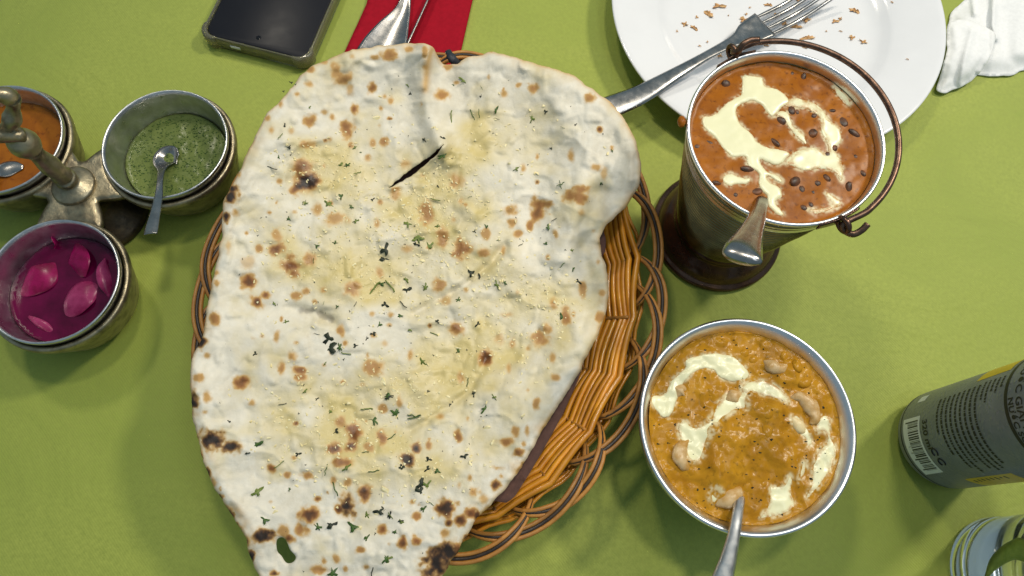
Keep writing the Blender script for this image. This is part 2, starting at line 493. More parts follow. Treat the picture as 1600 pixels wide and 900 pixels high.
def slab(V, T, Vb):
    """close a triangulated top V and bottom Vb into one solid"""
    n = len(V)
    e = {}
    for t in T:
        for i in range(3):
            a, b_ = int(t[i]), int(t[(i + 1) % 3])
            if (b_, a) in e: del e[(b_, a)]
            else: e[(a, b_)] = 1
    F = [tuple(t) for t in T] + [tuple(x + n for x in t[::-1]) for t in T]
    F += [(b_, a, a + n, b_ + n) for (a, b_) in e]
    return np.vstack([V, Vb]), F
def zoom(pts, ox, oy, sc):
    return [(ox + p[0] / sc, oy + p[1] / sc) + tuple(p[2:]) for p in pts]
def ring_poly(cx, cy, r, n=96):
    a = np.linspace(0, 2 * np.pi, n, endpoint=False)
    return np.c_[cx + r * np.cos(a), cy + r * np.sin(a)]
def hull_bit(rs, sx, sy, sz, n=9):
    bm = bmesh.new()
    for i in range(n):
        p = rs.randn(3); p /= np.linalg.norm(p)
        bm.verts.new((p[0] * sx, p[1] * sy, p[2] * sz))
    r = bmesh.ops.convex_hull(bm, input=bm.verts)
    bmesh.ops.delete(bm, geom=[v_ for v_ in bm.verts if not v_.link_faces], context='VERTS')
    bm.verts.index_update()
    V = np.array([v_.co[:] for v_ in bm.verts]); F = [tuple(v_.index for v_ in f.verts) for f in bm.faces]
    bm.free()
    return V, F
def mesh_of(name, VF, material, smooth=True):
    V, F = VF
    me = bpy.data.meshes.new(name)
    me.from_pydata((np.asarray(V) * S).tolist(), [], [tuple(int(i) for i in f) for f in F])
    if smooth: me.polygons.foreach_set('use_smooth', [True] * len(me.polygons))
    me.materials.append(material); me.update()
    return me
def place(name, me, parent, P, rot, sc, **kw):
    """one more object of a shared mesh; P in world cm"""
    o = link(name, me, parent, **kw)
    og = origin_of(parent) if parent is not None else np.zeros(3)
    o.location = Vector((np.asarray(P, float) - og).tolist()) * S
    o.rotation_euler = rot
    o.scale = (sc,) * 3 if np.isscalar(sc) else sc
    return o

# ================================================================== SETTING: the cloth
n = 130
xs = np.linspace(-150, 150, n); X, Y = np.meshgrid(xs, xs)
xw = X.ravel(); yw = Y.ravel()
z = -0.06 + 0.05 * fbm(xw * 0.05, yw * 0.05, 3, 1) * 2
F = [(j * n + i, j * n + i + 1, (j + 1) * n + i + 1, (j + 1) * n + i) for j in range(n - 1) for i in range(n - 1)]
mk('tablecloth', np.c_[xw, yw, z], F, M['cloth'], kind='structure', label='lime green woven cloth covering the whole table',
   org=(0, 0, 0))

# ================================================================== BASKET
BC = np.array([-4.6, 14.1]); BA, BB, BT = 13.45, 15.8, math.radians(-5)
def bpt(th, off, z):
    """point of the oval basket: angle, offset inward from the outer rim"""
    x = (BA - off) * math.cos(th); y = (BB - off) * math.sin(th)
    return np.array([BC[0] + x * math.cos(BT) - y * math.sin(BT), BC[1] + x * math.sin(BT) + y * math.cos(BT), z])
basket = empty('bread_basket', (BC[0], BC[1], 0), 'oval amber cane basket with looped open border under the big naan', 'basket')
NL = 25
rng = random.Random(3)
for k in range(NL):                       # border loops: brown, black, brown canes side by side
    t0 = 2 * math.pi * k / NL + 0.05; span = 2 * math.pi / NL * (2.35 + 0.25 * math.sin(k * 2.3)); t0 += 0.03 * math.sin(k * 4.1)
    for j, mm in ((-1, 'cane_dull'), (0, 'cane_black'), (1, 'cane_dull')):
        P = []
        for i in range(25):
            t = i / 24
            rise = math.sin(math.pi * t) ** 0.62 if 0 < t < 1 else 0
            off = 1.75 * (1 - rise) + j * 0.205 * (0.25 + 0.75 * min(1, 4 * t, 4 * (1 - t)))
            zz = 3.0 + 1.35 * rise + 0.22 * math.sin(2 * math.pi * t * 1.5 + 0.6) - abs(j) * 0.02
            P.append(bpt(t0 + span * t, off, zz))
        V, F = tube(P, 0.13 if j else 0.115, 7)
        mk('border_cane', V, F, M[mm], basket)
# wall: canes that run straight from stake to stake
rows = []
for r in range(16):
    u = r / 15
    rows.append((6.0 - 4.5 * u - 0.2 * math.sin(u * 3.1), 0.55 + 3.2 * u, 'cane_black' if r in (4,) else 'cane'))
NS = 24
jr = np.random.RandomState(9)
SJ = jr.uniform(-0.13, 0.13, (24, 5)); RJ = jr.uniform(-0.06, 0.06, (16, 24))
for r, (off, zz, mm) in enumerate(rows):
    P = []
    grp = (r // 5) % 2
    for i in range(NS * 8):
        f = (i % 8) / 8.0; kst = i // 8
        th = 2 * math.pi * i / (NS * 8)
        w0 = 0.17 * (1 if (kst + grp) % 2 else -1); w1 = -w0
        wv = w0 + (w1 - w0) * (f * f * (3 - 2 * f))
        chord = 0.22 * (1 - (2 * f - 1) ** 2) if True else 0
        jit = (1 - f) * SJ[kst % NS][r // 4] + f * SJ[(kst + 1) % NS][r // 4] + (1 - f) * RJ[r][kst % NS] + f * RJ[r][(kst + 1) % NS] + 0.05 * math.sin(th * 5 + r) + 0.03 * math.sin(th * 13 + r * 2.1)
        P.append(bpt(th, off + chord + wv * 0.35 + jit * 0.6, zz + 0.06 * math.sin(th * 7 + r * 1.7) + 0.16 * wv))
    V, F = tube(P, 0.19 if mm == 'cane' else 0.16, 8, closed=True)
    mk('weaver_cane', V, F, M[mm], basket)
for r in range(5):                         # loose outer weavers seen between the loops
    P = []
    for i in range(NS * 6):
        th = 2 * math.pi * i / (NS * 6)
        P.append(bpt(th, 1.75 - 0.16 * r + 0.14 * math.cos(th * NS / 1 + r * 0.3), 1.2 + 0.5 * r + 0.1 * math.sin(th * 9 + r)))
    V, F = tube(P, 0.12, 6, closed=True)
    mk('outer_weaver_cane', V, F, M['cane'], basket)
for k in range(NS):                        # stakes
    th = 2 * math.pi * k / NS
    P = [bpt(th, o_, z_) for o_, z_ in ((7.2, 0.25), (6.0, 0.5), (4.3, 1.6), (2.6, 2.9), (1.8, 3.6))]
    V, F = tube(smooth_path(P, 4), 0.12, 6)
    mk('stake', V, F, M['cane_dull'], basket)
for r in range(12):                        # floor, wound
    P = [bpt(2 * math.pi * i / 90, 6.2 + r * 0.62, 0.3 + 0.07 * math.sin(math.pi * (i + r) / 2)) for i in range(90)]
    V, F = tube(P, 0.3, 6, closed=True, flat=0.5)
    mk('floor_cane', V, F, M['cane'], basket)
# dark tied knot at the far end of the rim
V, F = tube(smooth_path([at(700, 80, 4.9), at(707, 92, 5.1), at(716, 102, 4.5), at(722, 112, 3.6)], 5), [0.22] * 3 + [0.3] * 8 + [0.24] * 5, 8, flat=0.6)
mk('knot', V, F, mat('dark_blue_tie', (0.012, 0.018, 0.03), (0.03, 0.035, 0.05), 0.5, None, 0, scale=200, bmp=0.4, bscale=500), basket)

# ================================================================== NAAN
OUT = [(649, 66), (662, 67), (675, 70), (681, 79), (686, 90), (692, 98), (704, 99), (715, 97), (724, 91), (737, 86), (755, 82), (768, 77), (785, 82),
       (820, 92), (845, 100), (880, 110), (897, 117), (915, 130), (937, 145), (950, 153), (962, 168), (975, 184), (984, 196), (993, 215),
       (1000, 240), (1003, 262), (1000, 285), (990, 305), (978, 322), (965, 335), (950, 348), (942, 360), (938, 380), (942, 400), (948, 420),
       (952, 445), (950, 470), (944, 495), (935, 520), (925, 540), (912, 565), (905, 583), (893, 602), (880, 620), (865, 645), (850, 668),
       (835, 697), (820, 720), (800, 750), (780, 775), (762, 793), (745, 808), (735, 830), (722, 850), (715, 862), (703, 880), (692, 899),
       (680, 918), (640, 930), (560, 936), (480, 932), (415, 918), (401, 893), (388, 864), (380, 834), (362, 807), (337, 768), (319, 729),
       (307, 683), (299, 645), (296, 615), (296, 582), (301, 554), (310, 536), (315, 525), (323, 472), (333, 429), (341, 390), (346, 362),
       (347, 323), (351, 305), (360, 290), (372, 269), (383, 242), (399, 208), (419, 172), (433, 160), (441, 150), (458, 131), (474, 111),
       (494, 97), (516, 89), (541, 79), (572, 72), (599, 69), (627, 66)]
HOLE = zoom([(425, 745), (445, 730), (466, 742), (485, 785), (510, 815), (497, 840), (468, 842), (447, 812), (428, 790)], 280, 580, 2.813)
SLIT = [(606, 293), (620, 281), (638, 265), (652, 256.5), (672, 242), (695, 222), (682, 240), (664, 255.5), (647, 270), (630, 280.5), (614, 289.5)]
HC = np.array([(649, 60, 7.6), (675, 72, 8.0), (700, 105, 5.9), (755, 85, 6.8), (845, 100, 7.0), (915, 130, 7.3), (962, 168, 7.6), (1003, 262, 7.8),
      (965, 335, 6.6), (938, 380, 5.7), (952, 445, 5.6), (912, 565, 6.2), (850, 668, 6.2), (780, 775, 6.0), (722, 850, 6.0), (660, 925, 5.6),
      (560, 936, 5.2), (415, 918, 5.0), (362, 807, 5.6), (307, 683, 6.3), (296, 600, 6.8), (315, 525, 6.6), (341, 390, 6.5), (351, 305, 6.8),
      (399, 208, 7.0), (474, 111, 7.0), (572, 72, 7.0), (660, 160, 6.0), (560, 180, 5.9), (800, 200, 6.1), (900, 240, 6.4), (480, 300, 5.6),
      (640, 300, 5.2), (800, 340, 5.5), (880, 420, 5.0), (640, 450, 4.8), (470, 450, 5.4), (800, 520, 4.9), (400, 600, 5.8), (560, 620, 5.0),
      (720, 660, 5.2), (480, 760, 5.3), (620, 800, 5.4), (420, 380, 5.9), (700, 540, 4.7)], float)
def naan_base(uv):
    d2 = ((uv[:, None, :] - HC[None, :, :2]) ** 2).sum(2)
    w = 1.0 / (d2 + 55.0 ** 2) ** 2
    return (w * HC[None, :, 2]).sum(1) / w.sum(1)
RIDGES = [([(668, 66), (660, 120), (668, 175), (690, 230)], 14, 0.55), ([(640, 78), (628, 150), (640, 220)], 22, -0.25),
          ([(690, 110), (720, 160), (745, 230)], 26, -0.35), ([(648, 490), (700, 462), (745, 433), (790, 385)], 7, -0.28),
          ([(660, 500), (720, 470), (800, 395)], 16, 0.20), ([(640, 672), (690, 645), (735, 610), (760, 560)], 6, -0.22),
          ([(750, 640), (840, 590), (900, 560)], 8, -0.18), ([(770, 625), (850, 580), (920, 520)], 20, 0.22),
          ([(915, 230), (905, 320), (880, 400)], 22, 0.5), ([(932, 300), (915, 400), (930, 480)], 18, -0.45), ([(850, 240), (840, 330), (830, 380)], 26, -0.35),
          ([(610, 290), (650, 262), (694, 224)], 9, 0.22), ([(330, 468), (420, 480), (520, 500)], 10, -0.12),
          ([(372, 330), (366, 400), (360, 430)], 7, -0.14), ([(790, 90), (770, 150), (745, 200)], 20, 0.30),
          ([(860, 120), (880, 180), (930, 210)], 24, 0.25), ([(540, 880), (620, 840), (720, 800)], 18, 0.2),
          ([(820, 330), (760, 420), (750, 500), (690, 600)], 22, -0.2), ([(450, 480), (500, 490), (520, 505)], 9, -0.3)]
def naan_height(uv, rim=None):
    z_ = naan_base(uv)
    for pts, w, a in RIDGES:
        d = segdist(uv, np.array(pts, float), closed=False)
        z_ = z_ + a * np.exp(-(d / w) ** 2)
    x, y = uv[:, 0], uv[:, 1]
    z_ = z_ + 0.45 * fbm(x / 85, y / 85, 3, 2) + 0.11 * fbm(x / 30, y / 30, 3, 3)
    rdg = 1 - np.abs(fbm(x / 95 + 3, y / 70, 3, 6)) * 5
    z_ = z_ + 0.11 * np.clip(rdg, 0, 1) ** 3
    rdg = 1 - np.abs(fbm(x / 42 + y / 90, y / 48, 3, 7)) * 5
    z_ = z_ - 0.07 * np.clip(rdg, 0, 1) ** 3
    bl = vnoise(x / 17 + 40, y / 17 + 11)
    z_ = z_ + 0.16 * np.clip(bl - 0.62, 0, 1) / 0.38
    z_ = z_ + 0.035 * fbm(x / 9, y / 9, 2, 5)
    return z_
outline = resample(smooth_path([(x, y, 0) for x, y in OUT], 4, True)[:, :2], 3.0)
outline = outline + np.c_[fbm(outline[:, 0] / 14, outline[:, 1] / 14, 3, 8), fbm(outline[:, 0] / 14, outline[:, 1] / 14, 3, 9)] * 5.0
hole = resample(smooth_path([(x, y, 0) for x, y in HOLE], 4, True)[:, :2], 2.2); slit = resample(SLIT, 2.5)
slit = slit + np.c_[fbm(slit[:, 0] / 5, slit[:, 1] / 5, 2, 18), fbm(slit[:, 0] / 5, slit[:, 1] / 5, 2, 19)] * 3.0
P2, T, D = patch2d(outline, [hole, slit], 2.9)
flipT = T[:, ::-1]                      # photo v runs down, so turn the faces up
Z = naan_height(P2)
d_out = segdist(P2, outline)
edge = np.sqrt(np.clip(1 - (1 - np.clip(D / 7.0, 0, 1)) ** 2, 0, 1))
Z = Z + 0.16 * np.exp(-((d_out - 16) / 11) ** 2)
thick = 0.26 + 0.08 * fbm(P2[:, 0] / 50, P2[:, 1] / 50, 2, 4)
mid = at_np(P2, Z)
top = mid.copy(); top[:, 2] += -thick * 0.5 * (1 - edge)
bot = mid.copy(); bot[:, 2] += -thick * (0.5 + 0.5 * edge) - 0.01

A_ = [(735,210,22,18,.7),(815,165,20,15,.5),(865,200,15,35,.5),(930,260,45,40,.7),(880,220,25,35,.6),(960,320,18,40,.4),(1180,125,40,30,.75),(1100,145,25,15,.55),
 (1290,100,25,18,.6),(970,135,15,15,.4),(1088,310,25,35,.85),(1155,362,12,12,.5),(1190,385,16,20,.55),(735,295,22,18,.5),(665,350,13,12,.6),(570,408,15,18,.5),
 (497,485,15,15,.6),(517,553,16,20,.5),(632,560,15,16,.4),(738,500,30,32,.75),(818,452,15,15,.45),(862,478,18,18,.6),(982,430,22,28,.95),(945,540,40,45,.85),
 (1090,618,18,22,.6),(1145,620,25,22,.75),(1060,705,22,20,.65),(720,635,50,20,.6),(695,760,55,40,.85),(715,840,72,58,1.28),(650,880,30,30,.9),(565,840,14,14,.6),
 (300,885,30,25,1.5),(335,800,15,20,.5),(1280,740,25,25,.5),(1215,885,25,20,.7)]
B_ = [(180,355,42,25,.75),(213,197,25,17,.6),(695,317,25,25,.75),(530,347,15,18,.5),(1017,368,32,25,.75),(910,700,18,35,.5),(1050,760,28,18,.5),(1095,800,14,40,.4),
 (265,835,35,45,.55),(440,110,60,12,.35),(85,120,15,45,.6),(960,890,50,25,.8),(640,770,15,20,.5),(460,105,15,12,.6),(262,285,18,10,.5)]
C_ = [(228,75,28,35,1.5),(205,165,17,24,1.45),(245,150,13,15,.5),(420,310,32,28,1.05),(430,250,20,25,.55),(355,305,20,16,.7),(490,375,35,35,.95),(505,415,20,25,.85),
 (570,355,25,30,.7),(303,452,30,30,1.0),(337,540,30,25,1.08),(378,512,18,20,.9),(158,610,25,28,.8),(95,710,25,30,1.5),(605,130,18,25,.55),(690,175,45,25,.6),(553,490,16,14,.7),
 (515,510,20,20,.7),(635,487,18,14,.6),(755,480,35,30,.75),(885,410,20,20,.55),(430,690,13,24,.5),(515,718,12,10,.5),(495,778,17,20,.65),(453,825,17,26,.75),(525,840,30,18,.9),
 (850,830,38,35,.7),(285,885,35,22,.95),(85,870,22,20,.6),(705,665,15,25,.7),(1015,780,14,25,.6),(365,690,10,10,.4),(125,775,13,12,.5),(165,455,10,14,.5),(160,410,12,12,.5),
 (215,300,12,25,.35),(300,365,30,25,.3),(870,190,12,20,.6),(885,100,12,12,.7),(950,60,25,25,.55),(1000,305,20,15,.45),(930,600,12,12,.5),(848,590,12,10,.45)]
D_ = [(75,145,25,50,.75),(145,260,25,35,.75),(228,310,35,45,.85),(325,320,25,18,.65),(335,240,18,22,.6),(440,135,28,20,.65),(450,195,18,18,.6),(565,140,30,50,.85),(590,110,30,20,.8),
 (530,200,12,22,.8),(478,240,18,14,.7),(735,75,50,30,.8),(200,655,30,30,.85),(130,462,28,28,.7),(335,785,28,28,.98),(575,705,40,35,.75),(600,660,18,30,.6),(628,550,15,28,.6),
 (760,485,15,32,.65),(690,600,18,30,.8),(840,605,20,22,.7),(848,497,15,15,.55),(830,362,10,14,.5),(452,717,13,20,.6),(395,705,20,25,.4),(650,875,15,15,.6),(410,315,10,20,.5),
 (160,535,25,20,.4),(430,595,25,10,.4),(630,785,12,22,.5),(642,240,10,18,.5),(755,145,15,15,.4),(195,15,18,25,.6),(435,835,10,20,.5),(720,597,8,14,.6),(610,345,8,12,.6),(225,95,12,16,.45)]
E_ = [(275,50,30,25,.9),(60,130,25,38,1.5),(120,110,18,25,.5),(145,300,48,40,1.45),(225,335,35,25,1.45),(125,440,12,18,1.2),(115,180,12,10,.45),(320,135,14,14,.5),(403,428,20,22,1.0),
 (370,725,42,30,1.6),(475,455,12,14,.75),(710,222,22,20,.7),(765,275,32,45,.95),(752,330,24,22,1.18),(680,340,30,22,1.1),(718,400,35,25,.85),(565,458,25,20,.75),(740,487,18,18,.6),
 (890,297,22,32,.85),(1042,335,20,22,1.3),(1003,385,25,28,1.4),(893,165,18,18,.65),(965,130,12,25,.5),(815,530,30,35,1.15),(740,590,32,45,1.45),(700,605,18,22,1.1),(575,630,40,38,1.12),
 (535,700,30,25,.8),(490,735,22,18,1.05),(460,705,25,25,.6),(605,560,16,12,1.0),(895,700,20,20,.95),(980,755,22,25,1.05),(1045,745,22,20,.98),(1040,637,16,16,.75),(795,785,22,14,.75),
 (615,870,32,20,.7),(635,835,12,14,.6),(315,810,15,22,1.45),(420,890,20,15,1.25),(172,555,13,15,1.25),(230,640,12,22,1.05),(250,675,12,12,1.25),(690,825,14,18,.6),(822,860,14,12,.6),
 (835,330,22,18,.6),(680,480,12,18,.6),(95,370,10,20,.8),(150,490,18,20,.5),(730,870,8,10,.6),(530,25,28,15,.8)]
F_ = [(270,605,45,40,1.25),(338,655,28,25,1.05),(285,665,15,15,1.15),(380,625,22,25,.98),(268,715,18,18,.6),(140,637,16,16,.8),(150,745,20,18,.95),(490,498,24,22,1.18),(395,530,20,16,.75),
 (590,358,22,18,.85),(535,315,30,18,.8),(580,265,15,22,.65),(325,285,17,22,.85),(103,385,22,26,1.4),(142,335,18,20,1.32),(195,325,14,18,.8),(66,135,15,25,.55),(500,425,22,10,.5),
 (670,140,14,22,.65),(760,30,20,16,.6),(230,840,58,62,1.8),(285,790,32,36,1.7),(320,780,20,25,.9),(360,735,16,22,1.25),(410,635,15,18,1.15),(250,200,16,15,.5),(628,260,10,22,.5),
 (440,565,20,20,.45),(85,745,18,22,1.0),(0,700,15,20,.9),(125,575,14,10,.6),(515,463,10,10,.6),(340,30,15,20,.5),(615,320,10,12,.6)]
def zspots(L, ox, oy, sc): return [(ox + a / sc, oy + b_ / sc, c_ / sc, d / sc, e) for a, b_, c_, d, e in L]
SPOTS = zspots(A_, 280, 50, 3.6) + zspots(B_, 640, 50, 3.6) + zspots(C_, 280, 280, 2.813) + zspots(D_, 640, 280, 2.813) + zspots(E_, 280, 580, 2.813) + zspots(F_, 600, 580, 2.813)
rs = np.random.RandomState(11)
for i in range(90):                     # small flecks between the big blisters
    u_, v_ = rs.uniform(310, 960), rs.uniform(90, 900)
    SPOTS.append((u_, v_, rs.uniform(1.5, 4.5), rs.uniform(1.5, 4.5), rs.uniform(0.3, 0.7) if rs.rand() < 0.85 else 1.1))
brown = np.zeros(len(P2)); char = np.zeros(len(P2))
wob = fbm(P2[:, 0] / 9, P2[:, 1] / 9, 3, 21); wob2 = fbm(P2[:, 0] / 3.6, P2[:, 1] / 3.6, 3, 22)
for (u_, v_, rx, ry, st) in SPOTS:
    rx, ry = rx * 1.12, ry * 1.12
    k = np.where((abs(P2[:, 0] - u_) < rx * 2.4) & (abs(P2[:, 1] - v_) < ry * 2.4))[0]
    if len(k) == 0: continue
    q = np.hypot((P2[k, 0] - u_) / rx, (P2[k, 1] - v_) / ry) + wob[k] * 1.25 + wob2[k] * 0.35
    brown[k] = np.maximum(brown[k], sstep(1.40, 0.35, q) * min(1.0, st * 1.06))
    if st > 0.8:
        char[k] = np.maximum(char[k], sstep(1.12, 0.30, q + max(0, 1.45 - st) * 0.9) * min(1.0, (st - 0.5) * 1.25))
ep = np.clip(fbm(P2[:, 0] / 22, P2[:, 1] / 22, 4, 31) * 2.6 + 0.12, 0, 1)
lower = sstep(560, 760, P2[:, 1])
brown = np.maximum(brown, sstep(9, 0.5, d_out) * (0.30 + 0.5 * ep * (0.4 + lower)))
brown = np.maximum(brown, sstep(26, 2, d_out) * ep * (0.25 + 0.45 * lower))
char = np.maximum(char, sstep(4.5, 0.5, d_out) * sstep(0.5, 0.85, ep) * lower * 0.9)
foldd = segdist(P2, np.array([(676, 72), (668, 100), (664, 140)], float), False)
brown = np.maximum(brown, 0.45 * np.exp(-(foldd / 6) ** 2))
scorch = segdist(P2, np.array([(470, 487), (490, 485), (518, 500)], float), False)
char = np.maximum(char, 0.5 * sstep(7, 1, scorch + wob * 10))
OIL = [(520, 262, 85, 60), (600, 330, 85, 75), (560, 420, 80, 60), (640, 390, 70, 70), (760, 215, 90, 50), (730, 290, 80, 60), (865, 480, 70, 60), (730, 570, 80, 75), (810, 520, 90, 70),
       (630, 600, 80, 50), (560, 700, 110, 60), (470, 640, 80, 70), (700, 450, 110, 60), (450, 410, 60, 60), (650, 740, 90, 50), (770, 420, 70, 50), (560, 300, 60, 50), (690, 300, 40, 40), (480, 250, 50, 30)]
oil = np.zeros(len(P2))
for u_, v_, rx, ry in OIL:
    oil += np.exp(-(((P2[:, 0] - u_) / rx) ** 2 + ((P2[:, 1] - v_) / ry) ** 2))
on = fbm(P2[:, 0] / 45, P2[:, 1] / 45, 5, 41)
oil = np.clip(oil, 0, 1.25)
wet = np.clip(oil * 0.75 + on * 1.1, 0, 1)
oilc = np.clip(oil * 0.40 + on * 1.5, 0, 0.75) + 0.08 * np.clip(oil, 0, 1)
oilc = np.maximum(oilc, np.clip(brown * oil * 0.8, 0, 0.8))
V, F = slab(top, flipT, bot)
two = lambda a: np.r_[a, a]
NO = at(640, 480, 0)
naan = mk('garlic_naan', V, F, M['naan'], None, 'huge blistered white garlic naan lying over the cane basket', 'bread',
          attrs={'brown': np.r_[brown, np.maximum(brown, 0.25)], 'char': two(char), 'oil': two(oilc), 'wet': np.r_[wet, wet * 0]}, org=(NO[0], NO[1], 0))

def leaf_shape(seed, lobes=3, dark=False):
    r_ = np.random.RandomState(seed)
    V = [(0, 0, 0.05)]; n_ = 16
    for i in range(n_):
        a = 2 * math.pi * i / n_
        rad = 0.5 * (0.62 + 0.38 * math.cos(lobes * a + r_.rand()) + 0.22 * r_.randn() * 0.6)
        rad = max(0.16, rad)
        V.append((rad * math.cos(a) * 1.15, rad * math.sin(a) * 0.8, 0.12 * r_.randn() * 0.6 + 0.05))
    V = np.array(V)
    F = [(0, 1 + i, 1 + (i + 1) % n_) for i in range(n_)]
    Vb = V.copy(); Vb[:, 2] -= 0.05
    return slab(V, np.array(F), Vb)
def stem_shape(seed):
    r_ = np.random.RandomState(seed)
    P = [(-0.5 + i / 5.0, r_.uniform(-0.09, 0.09), 0.06 + r_.uniform(0, 0.05)) for i in range(6)]
    V1 = tube(smooth_path(P, 2), 0.045, 5)
    return V1
leafM = [mesh_of('coriander_leaf', leaf_shape(i, 3 + i % 3), M[('herb', 'herb_light', 'herb_light', 'herb', 'herb')[i % 5]]) for i in range(10)]
leafD = [mesh_of('coriander_leaf', leaf_shape(40 + i, 3), M['herb_dark']) for i in range(3)]
stemM = [mesh_of('coriander_stem', stem_shape(i), M[('herb', 'herb_light', 'herb_dark')[i % 3]]) for i in range(5)]
# (x, y, size, kind): 0 leaf, 1 stem, 2 dark leaf
HA = [(655,298,13,0),(630,285,16,2),(588,335,11,2),(733,425,13,0),(592,527,17,2),(568,588,24,1),(618,648,20,2),(478,688,17,0),(560,705,13,0),(912,748,19,0),(945,750,23,0),(990,650,18,0),
 (1003,797,27,1),(525,768,34,1),(1285,300,16,0),(1300,347,13,2),(1020,678,9,0),(627,692,8,2),(555,456,8,2)]
HB = [(310,275,44,0),(350,225,28,0),(185,695,38,0),(240,480,44,1),(485,440,28,0),(688,485,32,0),(600,770,24,0),(400,362,13,2),(765,450,16,2),(933,522,12,2),(797,655,12,2),(860,540,15,1),
 (405,315,18,1),(247,300,12,0),(350,470,40,1),(390,460,30,1),(85,608,24,2),(187,598,20,2),(850,860,28,1),(1077,855,13,2),(160,868,13,2),(1140,670,13,0),(490,490,18,1)]
HCc = [(657,110,27,0),(483,175,20,0),(775,185,18,0),(757,122,16,0),(685,280,14,0),(605,293,15,0),(905,310,36,2),(900,350,32,2),(1047,260,32,0),(1005,195,27,0),(860,487,46,1),(925,472,36,1),(655,700,34,2),
 (665,745,40,2),(705,740,24,0),(735,765,24,1),(855,680,17,2),(880,640,16,0),(468,628,16,0),(418,547,12,0),(333,768,14,2),(970,600,16,0),(997,440,22,0),(1000,490,26,2),(850,90,14,2),(712,75,18,0),(552,105,18,0),
 (635,545,10,1),(1013,662,14,0),(605,680,14,1),(695,560,11,0),(775,550,14,1),(775,732,13,2),(590,360,16,1),(640,812,10,0),(890,460,20,0),(905,552,20,2),(985,552,24,1),(825,700,14,2)]
HD = [(35,255,30,0),(30,285,22,2),(85,297,30,0),(270,412,24,2),(310,430,20,2),(612,215,22,0),(640,175,24,1),(385,465,24,0),(418,455,16,0),(300,637,18,2),(107,682,20,1),(55,802,24,0),(215,755,16,0),
 (798,185,15,2),(670,605,20,0),(712,313,12,0),(675,375,24,1),(740,450,20,2),(718,395,14,0),(70,475,22,0),(215,530,16,0),(487,290,15,1),(600,285,14,0),(660,25,22,1),(123,207,13,0),(285,230,10,2),(337,210,14,0),
 (115,90,26,1),(265,78,12,1),(122,625,14,2),(390,270,14,1),(840,18,14,0)]
HE = [(922,112,22,2),(950,185,22,0),(855,215,32,0),(825,170,28,1),(1035,205,32,1),(553,88,13,0),(605,122,11,2),(665,178,14,0),(340,325,34,0),(300,360,14,2),(343,530,28,0),(645,435,26,1),(685,520,34,1),
 (440,410,26,1),(522,365,16,2),(880,615,27,2),(825,632,20,0),(668,675,30,2),(610,685,22,0),(765,683,28,0),(825,732,20,0),(378,655,20,0),(908,825,24,0),(675,888,30,0),(930,635,18,1),(850,880,24,1),
 (820,355,16,1),(935,290,22,1),(855,440,24,1),(485,520,12,0),(735,425,22,0),(690,265,16,2),(455,145,18,1),(220,222,10,2),(770,690,20,0),(977,662,13,0),(945,707,12,0),(980,420,14,2)]
HF = [(160,530,34,2),(165,495,30,2),(190,505,28,0),(445,165,27,0),(485,115,17,0),(130,195,28,1),(50,185,27,0),(20,110,24,0),(190,430,20,2),(195,388,18,2),(75,422,14,2),(355,375,20,2),(235,437,15,0),
 (175,605,20,0),(205,580,18,1),(25,635,20,2),(75,662,13,2),(15,825,24,0),(395,100,18,2),(370,50,22,1),(48,707,13,0),(195,88,9,2),(290,147,9,2)]
HERBS = zoom(HA, 280, 50, 3.6) + zoom(HB, 640, 50, 3.6) + zoom(HCc, 280, 280, 2.813) + zoom(HD, 640, 280, 2.813) + zoom(HE, 280, 580, 2.813) + zoom(HF, 600, 580, 2.813)
SC_OF = [3.6] * len(HA) + [3.6] * len(HB) + [2.813] * (len(HCc) + len(HD) + len(HE) + len(HF))
PX_CM = 29.5                              # photo pixels per cm on the naan
huv = np.array([(h[0], h[1]) for h in HERBS])
hp = at_np(huv, naan_height(huv))
rs = np.random.RandomState(5)
for i, h in enumerate(HERBS):
    sz = h[2] / SC_OF[i] / PX_CM * 1.95
    me = (leafM[rs.randint(10)], stemM[rs.randint(5)], leafD[rs.randint(3)])[h[3]]
    place('coriander_stem' if h[3] == 1 else 'coriander_leaf', me, naan, hp[i] + np.array([0, 0, 0.02]),
          (rs.uniform(-.3, .3), rs.uniform(-.3, .3), rs.uniform(0, 6.28)), (sz, sz * rs.uniform(.7, 1.1), sz if h[3] == 1 else min(sz, 0.5)))
# garlic: the larger chips singly, the mince joined
garlicM = [mesh_of('garlic_chip', hull_bit(np.random.RandomState(60 + i), 0.5, 0.32, 0.2, 11), M['garlic'], False) for i in range(6)]
GB = [(602, 766, 30), (588, 184, 26), (660, 408, 20), (470, 325, 14), (596, 434, 16), (630, 450, 18), (535, 600, 18), (600, 595, 24), (615, 610, 20), (560, 605, 16), (700, 415, 18), (740, 452, 20), (780, 450, 16),
      (720, 375, 14), (840, 272, 20), (775, 225, 14), (790, 227, 16), (850, 165, 16), (828, 172, 14), (870, 300, 14), (885, 430, 16), (760, 670, 26), (770, 690, 22), (730, 705, 22), (735, 725, 16), (560, 825, 22),
      (470, 660, 16), (440, 640, 12), (500, 680, 16), (510, 700, 14), (430, 800, 16), (410, 730, 12), (545, 630, 14), (430, 620, 14), (690, 475, 14), (655, 500, 12), (640, 340, 14), (565, 300, 12), (610, 220, 12),
      (630, 205, 12), (615, 180, 12), (645, 195, 12), (950, 240, 16), (945, 230, 12), (490, 265, 12), (835, 400, 12), (875, 355, 12), (880, 470, 12), (842, 478, 14), (565, 415, 14), (575, 395, 12), (590, 690, 14),
      (650, 610, 14), (690, 720, 14), (620, 640, 12), (700, 620, 14), (480, 580, 12), (530, 560, 12), (450, 700, 14), (720, 510, 12)]
rs = np.random.RandomState(8)
guv = np.array([(g[0], g[1]) for g in GB], float)
gp = at_np(guv, naan_height(guv))
